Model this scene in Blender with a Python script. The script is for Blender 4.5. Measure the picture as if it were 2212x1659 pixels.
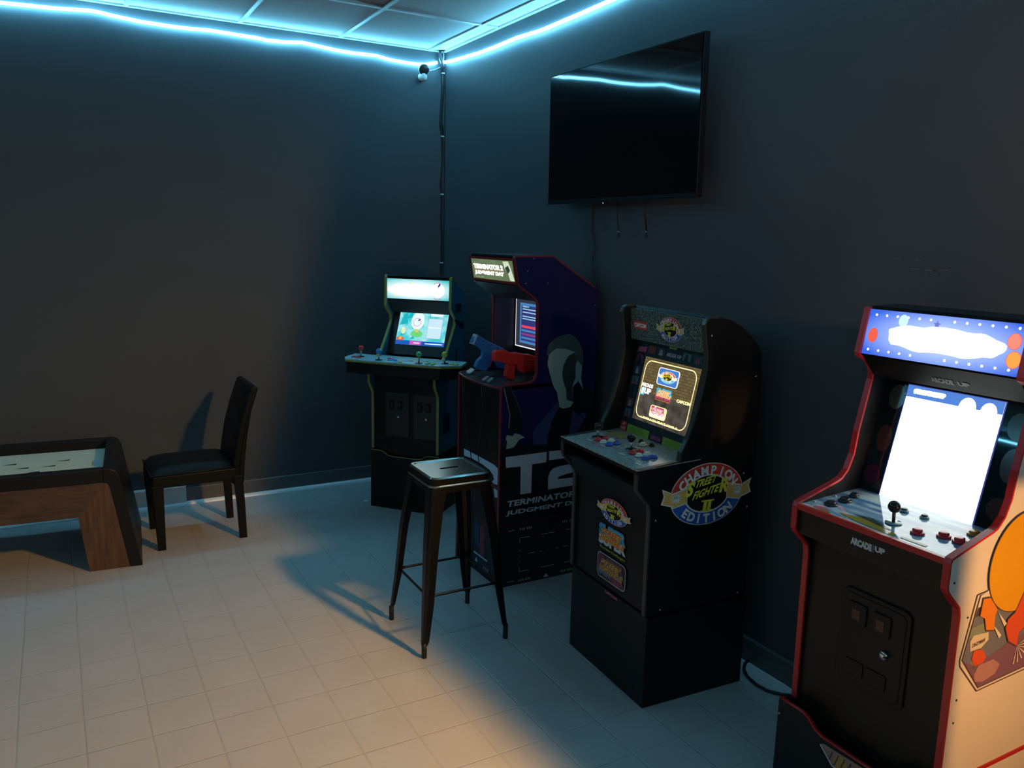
import bpy, math, random
from mathutils import Vector, Matrix
sc = bpy.context.scene
for _o in list(bpy.data.objects): bpy.data.objects.remove(_o)
COL = sc.collection
R = math.radians

# ---------------------------------------------------------------- camera, world, lights, exposure
cd = bpy.data.cameras.new('camera'); cam = bpy.data.objects.new('camera', cd); COL.objects.link(cam)
cd.sensor_width = 36.0; cd.lens = 1742.97 / 2212 * 36.0; cd.clip_start = 0.02
_rt = Vector((0.87124891, -0.49027954, 0.02348013)); _dn = Vector((-0.06687352, -0.16595576, -0.98386311)); _fw = Vector((0.48626462, 0.85561946, -0.17737549))
m = Matrix.Identity(4)
for i in range(3):
    m[i][0] = _rt[i]; m[i][1] = -_dn[i]; m[i][2] = -_fw[i]
m[2][3] = 1.6
cam.matrix_world = m
sc.camera = cam
sc.view_settings.view_transform = 'Standard'; sc.view_settings.look = 'None'
sc.view_settings.exposure = 0.0; sc.view_settings.gamma = 1.0; sc.view_settings.use_curve_mapping = False
w = bpy.data.worlds.new('world'); sc.world = w; w.use_nodes = True
w.node_tree.nodes['Background'].inputs[0].default_value = (0.010, 0.016, 0.022, 1)
w.node_tree.nodes['Background'].inputs[1].default_value = 0.25

def lamp(name, kind, loc, target, col, power, radius, size=None, blend=0.0):
    l = bpy.data.lights.new(name, kind); l.color = col; l.energy = power
    if kind in ('POINT', 'SPOT'): l.shadow_soft_size = radius
    if kind == 'SPOT': l.spot_size = R(size); l.spot_blend = blend
    if kind == 'AREA': l.size = radius
    o = bpy.data.objects.new(name, l); COL.objects.link(o); o.location = loc
    d = Vector(target) - Vector(loc)
    o.rotation_euler = d.to_track_quat('-Z', 'Y').to_euler()
    return o
LA = Vector((2.08, 0.52, 2.49))          # warm lamp high on the right wall
lampA = lamp('warm_wall_lamp', 'SPOT', LA, LA + Vector((-0.974, 0.0, 0.225)), (1.0, 0.53, 0.135), 470, 0.10, 172, 0.06)
def profile(lo, d, k):
    """photometric profile of the lamp: strongest along d, falling off as cos^k"""
    l = lo.data; l.use_nodes = True; nt = l.node_tree; em = nt.nodes['Emission']
    g = nt.nodes.new('ShaderNodeNewGeometry'); dt = nt.nodes.new('ShaderNodeVectorMath'); dt.operation = 'DOT_PRODUCT'
    dt.inputs[1].default_value = Vector(d).normalized(); nt.links.new(g.outputs['Incoming'], dt.inputs[0])
    ab = nt.nodes.new('ShaderNodeMath'); ab.operation = 'ABSOLUTE'; nt.links.new(dt.outputs['Value'], ab.inputs[0])
    pw = nt.nodes.new('ShaderNodeMath'); pw.operation = 'POWER'; pw.inputs[1].default_value = k; nt.links.new(ab.outputs[0], pw.inputs[0])
    nt.links.new(pw.outputs[0], em.inputs['Strength'])
profile(lampA, (-0.30, 0.45, -0.84), 2.5)
LB = Vector((1.735, -0.35, 0.95))         # low orange light, source unseen, placed to light the cream side panel
lampB = lamp('unseen_orange_lamp', 'SPOT', LB, LB + Vector((1, 0, 0)), (1.0, 0.47, 0.14), 100, 0.045, 172, 0.02)
profile(lampB, (0.2, 1.0, -0.12), 6)
lampC = lamp('orange_wall_glow', 'SPOT', (1.60, -0.60, 1.85), (2.264, 0.85, 1.80), (1.0, 0.58, 0.34), 95, 0.10, 54, 1.0)  # added spot without a fitting, warms the right wall
LED = (0.17, 0.66, 0.97); LED_S = 46.0

# ---------------------------------------------------------------- materials
def s2l(c):
    c = c / 255.0
    return c / 12.92 if c <= 0.04045 else ((c + 0.055) / 1.055) ** 2.4
def rgb(r, g, b): return (s2l(r), s2l(g), s2l(b), 1.0)
MATS = {}
def mat(name, col, rough=0.5, metal=0.0, spec=0.5, coat=0.0, noise=0.0, nscale=30.0, bump=0.0, bscale=200.0):
    if name in MATS: return MATS[name]
    mt = bpy.data.materials.new(name); mt.use_nodes = True; nt = mt.node_tree; b = nt.nodes['Principled BSDF']
    b.inputs['Base Color'].default_value = col if len(col) == 4 else (*col, 1)
    b.inputs['Roughness'].default_value = rough; b.inputs['Metallic'].default_value = metal
    b.inputs['Specular IOR Level'].default_value = spec; b.inputs['Coat Weight'].default_value = coat
    b.inputs['Coat Roughness'].default_value = 0.05
    tc = nt.nodes.new('ShaderNodeTexCoord')
    if noise:
        n = nt.nodes.new('ShaderNodeTexNoise'); n.inputs['Scale'].default_value = nscale; n.inputs['Detail'].default_value = 4
        nt.links.new(tc.outputs['Object'], n.inputs['Vector'])
        r = nt.nodes.new('ShaderNodeMix'); r.data_type = 'RGBA'
        r.inputs[6].default_value = tuple(max(0, c * (1 - noise)) for c in col[:3]) + (1,)
        r.inputs[7].default_value = tuple(min(1, c * (1 + noise)) for c in col[:3]) + (1,)
        nt.links.new(n.outputs['Fac'], r.inputs[0]); nt.links.new(r.outputs[2], b.inputs['Base Color'])
    if bump:
        n2 = nt.nodes.new('ShaderNodeTexNoise'); n2.inputs['Scale'].default_value = bscale; n2.inputs['Detail'].default_value = 3
        nt.links.new(tc.outputs['Object'], n2.inputs['Vector'])
        bp = nt.nodes.new('ShaderNodeBump'); bp.inputs['Strength'].default_value = bump; bp.inputs['Distance'].default_value = 0.002
        nt.links.new(n2.outputs['Fac'], bp.inputs['Height']); nt.links.new(bp.outputs['Normal'], b.inputs['Normal'])
    MATS[name] = mt; return mt
def emis(name, col, s=1.0):
    if name in MATS: return MATS[name]
    mt = bpy.data.materials.new(name); mt.use_nodes = True; b = mt.node_tree.nodes['Principled BSDF']
    b.inputs['Base Color'].default_value = (0.01, 0.01, 0.01, 1); b.inputs['Roughness'].default_value = 0.25
    b.inputs['Emission Color'].default_value = col if len(col) == 4 else (*col, 1)
    b.inputs['Emission Strength'].default_value = s
    MATS[name] = mt; return mt
def ebrick(name):
    mt = emis(name, (0.2, 0.15, 0.08)); nt = mt.node_tree; b = nt.nodes['Principled BSDF']
    tc = nt.nodes.new('ShaderNodeTexCoord'); mp = nt.nodes.new('ShaderNodeMapping')
    mp.inputs['Rotation'].default_value = (R(-78), 0, 0)
    br = nt.nodes.new('ShaderNodeTexBrick'); br.inputs['Scale'].default_value = 24; br.inputs['Mortar Size'].default_value = 0.03
    br.inputs['Color1'].default_value = rgb(118, 100, 62); br.inputs['Color2'].default_value = rgb(96, 82, 52); br.inputs['Mortar'].default_value = rgb(78, 70, 48)
    nt.links.new(tc.outputs['Object'], mp.inputs[0]); nt.links.new(mp.outputs[0], br.inputs[0])
    nt.links.new(br.outputs[0], b.inputs['Emission Color']); return mt
def enoise(name, c1, c2, scale, s=1.0, lo=0.4, hi=0.6, stretch=(1, 1, 1)):
    mt = emis(name, c1, s); nt = mt.node_tree; b = nt.nodes['Principled BSDF']
    tc = nt.nodes.new('ShaderNodeTexCoord'); mp = nt.nodes.new('ShaderNodeMapping'); mp.inputs['Scale'].default_value = stretch
    n = nt.nodes.new('ShaderNodeTexNoise'); n.inputs['Scale'].default_value = scale; n.inputs['Detail'].default_value = 3
    r = nt.nodes.new('ShaderNodeValToRGB'); r.color_ramp.elements[0].position = lo; r.color_ramp.elements[1].position = hi
    r.color_ramp.elements[0].color = c1; r.color_ramp.elements[1].color = c2
    nt.links.new(tc.outputs['Object'], mp.inputs[0]); nt.links.new(mp.outputs[0], n.inputs['Vector']); nt.links.new(n.outputs['Fac'], r.inputs[0])
    nt.links.new(r.outputs[0], b.inputs['Emission Color']); return mt
def pnoise(name, c1, c2, scale, rough, lo=0.4, hi=0.6, stretch=(1, 1, 1), spec=0.5, coat=0.0):
    mt = mat(name, c1, rough, 0, spec, coat); nt = mt.node_tree; b = nt.nodes['Principled BSDF']
    tc = nt.nodes.new('ShaderNodeTexCoord'); mp = nt.nodes.new('ShaderNodeMapping'); mp.inputs['Scale'].default_value = stretch
    n = nt.nodes.new('ShaderNodeTexNoise'); n.inputs['Scale'].default_value = scale; n.inputs['Detail'].default_value = 4
    r = nt.nodes.new('ShaderNodeValToRGB'); r.color_ramp.elements[0].position = lo; r.color_ramp.elements[1].position = hi
    r.color_ramp.elements[0].color = c1; r.color_ramp.elements[1].color = c2
    nt.links.new(tc.outputs['Object'], mp.inputs[0]); nt.links.new(mp.outputs[0], n.inputs['Vector']); nt.links.new(n.outputs['Fac'], r.inputs[0])
    nt.links.new(r.outputs[0], b.inputs['Base Color']); return mt
def backlit(name, cx, cz, rx, rz, base, hot, s0=1.0):
    """a backlit print: the tube behind it burns through brightest round (cx, cz) in the cabinet's own space"""
    mt = emis(name, base, s0); nt = mt.node_tree; b = nt.nodes['Principled BSDF']
    tc = nt.nodes.new('ShaderNodeTexCoord'); mp = nt.nodes.new('ShaderNodeMapping')
    mp.inputs['Location'].default_value = (-cx / rx, 0, -cz / rz); mp.inputs['Scale'].default_value = (1 / rx, 0, 1 / rz)
    g = nt.nodes.new('ShaderNodeTexGradient'); g.gradient_type = 'SPHERICAL'
    r = nt.nodes.new('ShaderNodeValToRGB'); r.color_ramp.elements[0].color = base; r.color_ramp.elements[1].color = hot
    r.color_ramp.elements[0].position = 0.0; r.color_ramp.elements[1].position = 0.75
    nt.links.new(tc.outputs['Object'], mp.inputs[0]); nt.links.new(mp.outputs[0], g.inputs[0]); nt.links.new(g.outputs[0], r.inputs[0])
    nt.links.new(r.outputs[0], b.inputs['Emission Color']); return mt

BLK = mat('black_laminate', (0.007, 0.007, 0.008), 0.42, spec=0.28, bump=0.05)
BLKG = mat('black_plastic', (0.008, 0.008, 0.009), 0.12)
DKP = mat('dark_print', (0.02, 0.02, 0.022), 0.4)
CHR = mat('chrome', (0.75, 0.75, 0.75), 0.18, 1.0)
SCR = mat('screw_zinc', (0.6, 0.6, 0.58), 0.3, 1.0)
SCRD = mat('screw_dark', (0.03, 0.02, 0.015), 0.4)
WHT = mat('white_print', rgb(240, 240, 232), 0.45)
GRYP = mat('grey_print', rgb(195, 203, 210), 0.5)
REDP = mat('red_print', rgb(225, 70, 52), 0.45)
BLUP = mat('blue_print', rgb(50, 100, 190), 0.45)
TANP = mat('tan_print', rgb(240, 190, 105), 0.45)
YELP = mat('yellow_print', rgb(240, 225, 70), 0.45)
BKP = mat('black_print', (0.008, 0.008, 0.009), 0.4)
CYP = mat('cyan_print', rgb(70, 160, 200), 0.45)
LIMP = mat('lime_print', rgb(150, 170, 50), 0.5)
PNKP = mat('pink_print', rgb(190, 90, 120), 0.5)

# ---------------------------------------------------------------- geometry helpers
class MB:
    def __init__(s): s.v = []; s.f = []; s.mi = []; s.sm = []; s.mats = []
    def m(s, mt):
        if mt not in s.mats: s.mats.append(mt)
        return s.mats.index(mt)
    def add(s, vs, fs, mt, smooth=False):
        b = len(s.v); k = s.m(mt); s.v += [tuple(p) for p in vs]
        for f in fs: s.f.append([b + i for i in f]); s.mi.append(k); s.sm.append(smooth)
        return s
    def box(s, a, b, mt):
        x0, y0, z0 = a; x1, y1, z1 = b
        return s.add([(x0, y0, z0), (x1, y0, z0), (x1, y1, z0), (x0, y1, z0), (x0, y0, z1), (x1, y0, z1), (x1, y1, z1), (x0, y1, z1)],
                     [(3, 2, 1, 0), (4, 5, 6, 7), (0, 1, 5, 4), (1, 2, 6, 5), (2, 3, 7, 6), (3, 0, 4, 7)], mt)
    def prism(s, pts, fn, a, b, mt, smooth=False):
        """2-D outline pts mapped by fn(x, y, t), extruded from t=a to t=b"""
        n = len(pts); vs = [fn(x, y, a) for x, y in pts] + [fn(x, y, b) for x, y in pts]
        fs = [tuple(range(n))[::-1], tuple(range(n, 2 * n))]
        s.add(vs, fs, mt); bb = len(s.v) - 2 * n; k = s.m(mt)
        for i in range(n):
            j = (i + 1) % n; s.f.append([bb + i, bb + j, bb + n + j, bb + n + i]); s.mi.append(k); s.sm.append(smooth)
        return s
    def tube(s, pts, r, mt, n=8, flat=1.0):
        pts = [Vector(p) for p in pts]; rs = r if isinstance(r, (list, tuple)) else [r] * len(pts)
        vs = []; fs = []; up = None
        for i, p in enumerate(pts):
            d = (pts[min(i + 1, len(pts) - 1)] - pts[max(i - 1, 0)]).normalized()
            if up is None: up = Vector((0, 0, 1)) if abs(d.z) < 0.9 else Vector((0, 1, 0))
            a = d.cross(up).normalized(); b = a.cross(d).normalized(); up = b
            for k in range(n):
                t = 2 * math.pi * k / n; vs.append(p + a * math.cos(t) * rs[i] * flat + b * math.sin(t) * rs[i])
        for i in range(len(pts) - 1):
            for k in range(n):
                k2 = (k + 1) % n; fs.append((i * n + k, i * n + k2, (i + 1) * n + k2, (i + 1) * n + k))
        fs.append(tuple(range(n))[::-1]); fs.append(tuple(range((len(pts) - 1) * n, len(pts) * n)))
        s.add(vs, fs, mt, True); return s
    def lathe(s, prof, o, ax, mt, n=20):
        """prof: (radius, height) pairs along unit axis ax from o"""
        o = Vector(o); ax = Vector(ax).normalized(); t = Vector((1, 0, 0)) if abs(ax.x) < 0.8 else Vector((0, 1, 0))
        a = ax.cross(t).normalized(); b = ax.cross(a)
        vs = [o + ax * h + (a * math.cos(2 * math.pi * k / n) + b * math.sin(2 * math.pi * k / n)) * max(r, 1e-5) for r, h in prof for k in range(n)]
        fs = [(i * n + k, i * n + (k + 1) % n, (i + 1) * n + (k + 1) % n, (i + 1) * n + k) for i in range(len(prof) - 1) for k in range(n)]
        fs += [tuple(range(n))[::-1], tuple(range((len(prof) - 1) * n, len(prof) * n))]
        return s.add(vs, fs, mt, True)
    def sphere(s, c, r, mt, n=18, sq=(1, 1, 1)):
        vs = []; m2 = n // 2
        for i in range(m2 + 1):
            th = math.pi * i / m2
            for k in range(n):
                ph = 2 * math.pi * k / n
                vs.append((c[0] + sq[0] * r * math.sin(th) * math.cos(ph), c[1] + sq[1] * r * math.sin(th) * math.sin(ph), c[2] + sq[2] * r * math.cos(th)))
        fs = [(i * n + k, (i + 1) * n + k, (i + 1) * n + (k + 1) % n, i * n + (k + 1) % n) for i in range(m2) for k in range(n)]
        return s.add(vs, fs, mt, True)
    # flat drawing on a Plane
    def poly(s, P, pts, mt, l=0): return s.add([P(x, y, l) for x, y in pts], [tuple(range(len(pts)))], mt)
    def rect(s, P, x0, y0, x1, y1, mt, l=0): return s.poly(P, [(x0, y0), (x1, y0), (x1, y1), (x0, y1)], mt, l)
    def ell(s, P, cx, cy, rx, ry, mt, l=0, a0=0, a1=360, n=40):
        k = max(6, int(n * abs(a1 - a0) / 360)); full = abs(a1 - a0) >= 360
        pts = [(cx + rx * math.cos(R(a0 + (a1 - a0) * i / k)), cy + ry * math.sin(R(a0 + (a1 - a0) * i / k))) for i in range(k if full else k + 1)]
        return s.poly(P, pts, mt, l)
    def ring(s, P, cx, cy, rx, ry, wd, mt, l=0, a0=0, a1=360, n=48):
        k = max(4, int(n * abs(a1 - a0) / 360))
        vs = []; fs = []
        for i in range(k + 1):
            t = R(a0 + (a1 - a0) * i / k); vs += [P(cx + rx * math.cos(t), cy + ry * math.sin(t), l), P(cx + (rx - wd) * math.cos(t), cy + (ry - wd) * math.sin(t), l)]
            if i: fs.append((2 * i - 2, 2 * i, 2 * i + 1, 2 * i - 1))
        return s.add(vs, fs, mt)
    def line(s, P, pts, wd, mt, l=0, close=False):
        ps = [Vector(p) for p in pts]; n = len(ps); segs = [(i, (i + 1) % n) for i in range(n if close else n - 1)]
        for i, j in segs:
            d = (ps[j] - ps[i])
            if d.length < 1e-7: continue
            d.normalize(); q = Vector((-d.y, d.x)) * wd / 2; e = d * wd / 2
            s.poly(P, [ps[i] - e - q, ps[j] + e - q, ps[j] + e + q, ps[i] - e + q], mt, l)
        return s
    def rrect(s, P, x0, y0, x1, y1, r, wd, mt, l=0):
        pts = rr(x0, y0, x1, y1, r); ins = rr(x0 + wd, y0 + wd, x1 - wd, y1 - wd, max(r - wd, 1e-4)); n = len(pts)
        return s.add([P(x, y, l) for x, y in pts + ins], [(i, (i + 1) % n, n + (i + 1) % n, n + i) for i in range(n)], mt)
    def text(s, P, txt, x0, y0, x1, y1, mt, l=0, bold=0.02, shear=0.0, warp=None, skew=0.0):
        vs, fs = glyphs(txt, bold)
        if not vs: return s
        ax = min(v[0] for v in vs); bx = max(v[0] for v in vs); ay = min(v[1] for v in vs); by = max(v[1] for v in vs)
        out = []
        for vx, vy in vs:
            tx = (vx - ax) / (bx - ax); ty = (vy - ay) / (by - ay)
            if warp: tx, ty = warp(tx, ty)
            x = x0 + (x1 - x0) * tx + shear * (ty - 0.5) * (y1 - y0); y = y0 + (y1 - y0) * ty + skew * (x - x0)
            out.append(P(x, y, l))
        return s.add(out, fs, mt)
    def arctext(s, P, txt, cx, cy, rx, ry, h, a0, a1, mt, l=0, bottom=False, bold=0.03):
        """letters set one by one round an ellipse, a0..a1 in degrees"""
        n = len(txt)
        for i, ch in enumerate(txt):
            a = R(a0 + (a1 - a0) * (i + 0.5) / n); vs, fs = glyphs(ch, bold)
            if not vs: continue
            cxx = (min(v[0] for v in vs) + max(v[0] for v in vs)) / 2
            px = cx + rx * math.cos(a); py = cy + ry * math.sin(a)
            t = Vector((-rx * math.sin(a), ry * math.cos(a))); t.normalize()
            if not bottom: t = -t
            nn = Vector((-t.y, t.x)); k = h / 0.72
            s.add([P(px + t.x * (vx - cxx) * k + nn.x * (vy - 0.36) * k, py + t.y * (vx - cxx) * k + nn.y * (vy - 0.36) * k, l) for vx, vy in vs], fs, mt)
        return s
    def build(s, name, parent=None, bevel=0.0, **props):
        me = bpy.data.meshes.new(name); me.from_pydata([tuple(p) for p in s.v], [], s.f)
        for mt in s.mats: me.materials.append(mt)
        me.polygons.foreach_set('material_index', s.mi); me.polygons.foreach_set('use_smooth', s.sm); me.update()
        o = bpy.data.objects.new(name, me); COL.objects.link(o)
        if parent: o.parent = parent
        if bevel:
            b = o.modifiers.new('bevel', 'BEVEL'); b.width = bevel; b.segments = 2; b.limit_method = 'ANGLE'; b.angle_limit = R(35)
        for k, v in props.items(): o[k] = v
        return o
def rr(x0, y0, x1, y1, r, n=5):
    pts = []
    for cx, cy, a in ((x1 - r, y1 - r, 0), (x0 + r, y1 - r, 90), (x0 + r, y0 + r, 180), (x1 - r, y0 + r, 270)):
        pts += [(cx + r * math.cos(R(a + 90 * i / n)), cy + r * math.sin(R(a + 90 * i / n))) for i in range(n + 1)]
    return pts
_G = {}
def glyphs(txt, bold):
    k = (txt, bold)
    if k in _G: return _G[k]
    c = bpy.data.curves.new('t', 'FONT'); c.body = txt; c.size = 1.0; c.offset = bold; c.resolution_u = 3; c.dimensions = '2D'; c.fill_mode = 'BOTH'
    o = bpy.data.objects.new('t', c); COL.objects.link(o)
    dg = bpy.context.evaluated_depsgraph_get(); e = o.evaluated_get(dg); me = e.to_mesh()
    vs = [(v.co.x, v.co.y) for v in me.vertices]; fs = [tuple(p.vertices) for p in me.polygons]
    e.to_mesh_clear(); bpy.data.objects.remove(o); bpy.data.curves.remove(c)
    _G[k] = (vs, fs); return _G[k]
def Plane(o, ex, ey, off=0.0012):
    o = Vector(o); ex = Vector(ex).normalized(); ey = Vector(ey).normalized(); n = ex.cross(ey)
    return lambda x, y, l=0: o + ex * x + ey * y + n * (off + l * 0.0005)
def sidefn(x, y, t): return (t, x, y)
def root(name, loc, yaw, label, cat, group=None):
    o = bpy.data.objects.new(name, None); COL.objects.link(o); o.location = loc; o.rotation_euler = (0, 0, yaw); o.empty_display_size = 0.1
    o['label'] = label; o['category'] = cat
    if group: o['group'] = group
    return o
def tag(o, label, cat, group=None):
    o['label'] = label; o['category'] = cat
    if group: o['group'] = group
    return o
def struct(mb, name, **k):
    o = mb.build(name, **k); o['kind'] = 'structure'; return o

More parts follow.
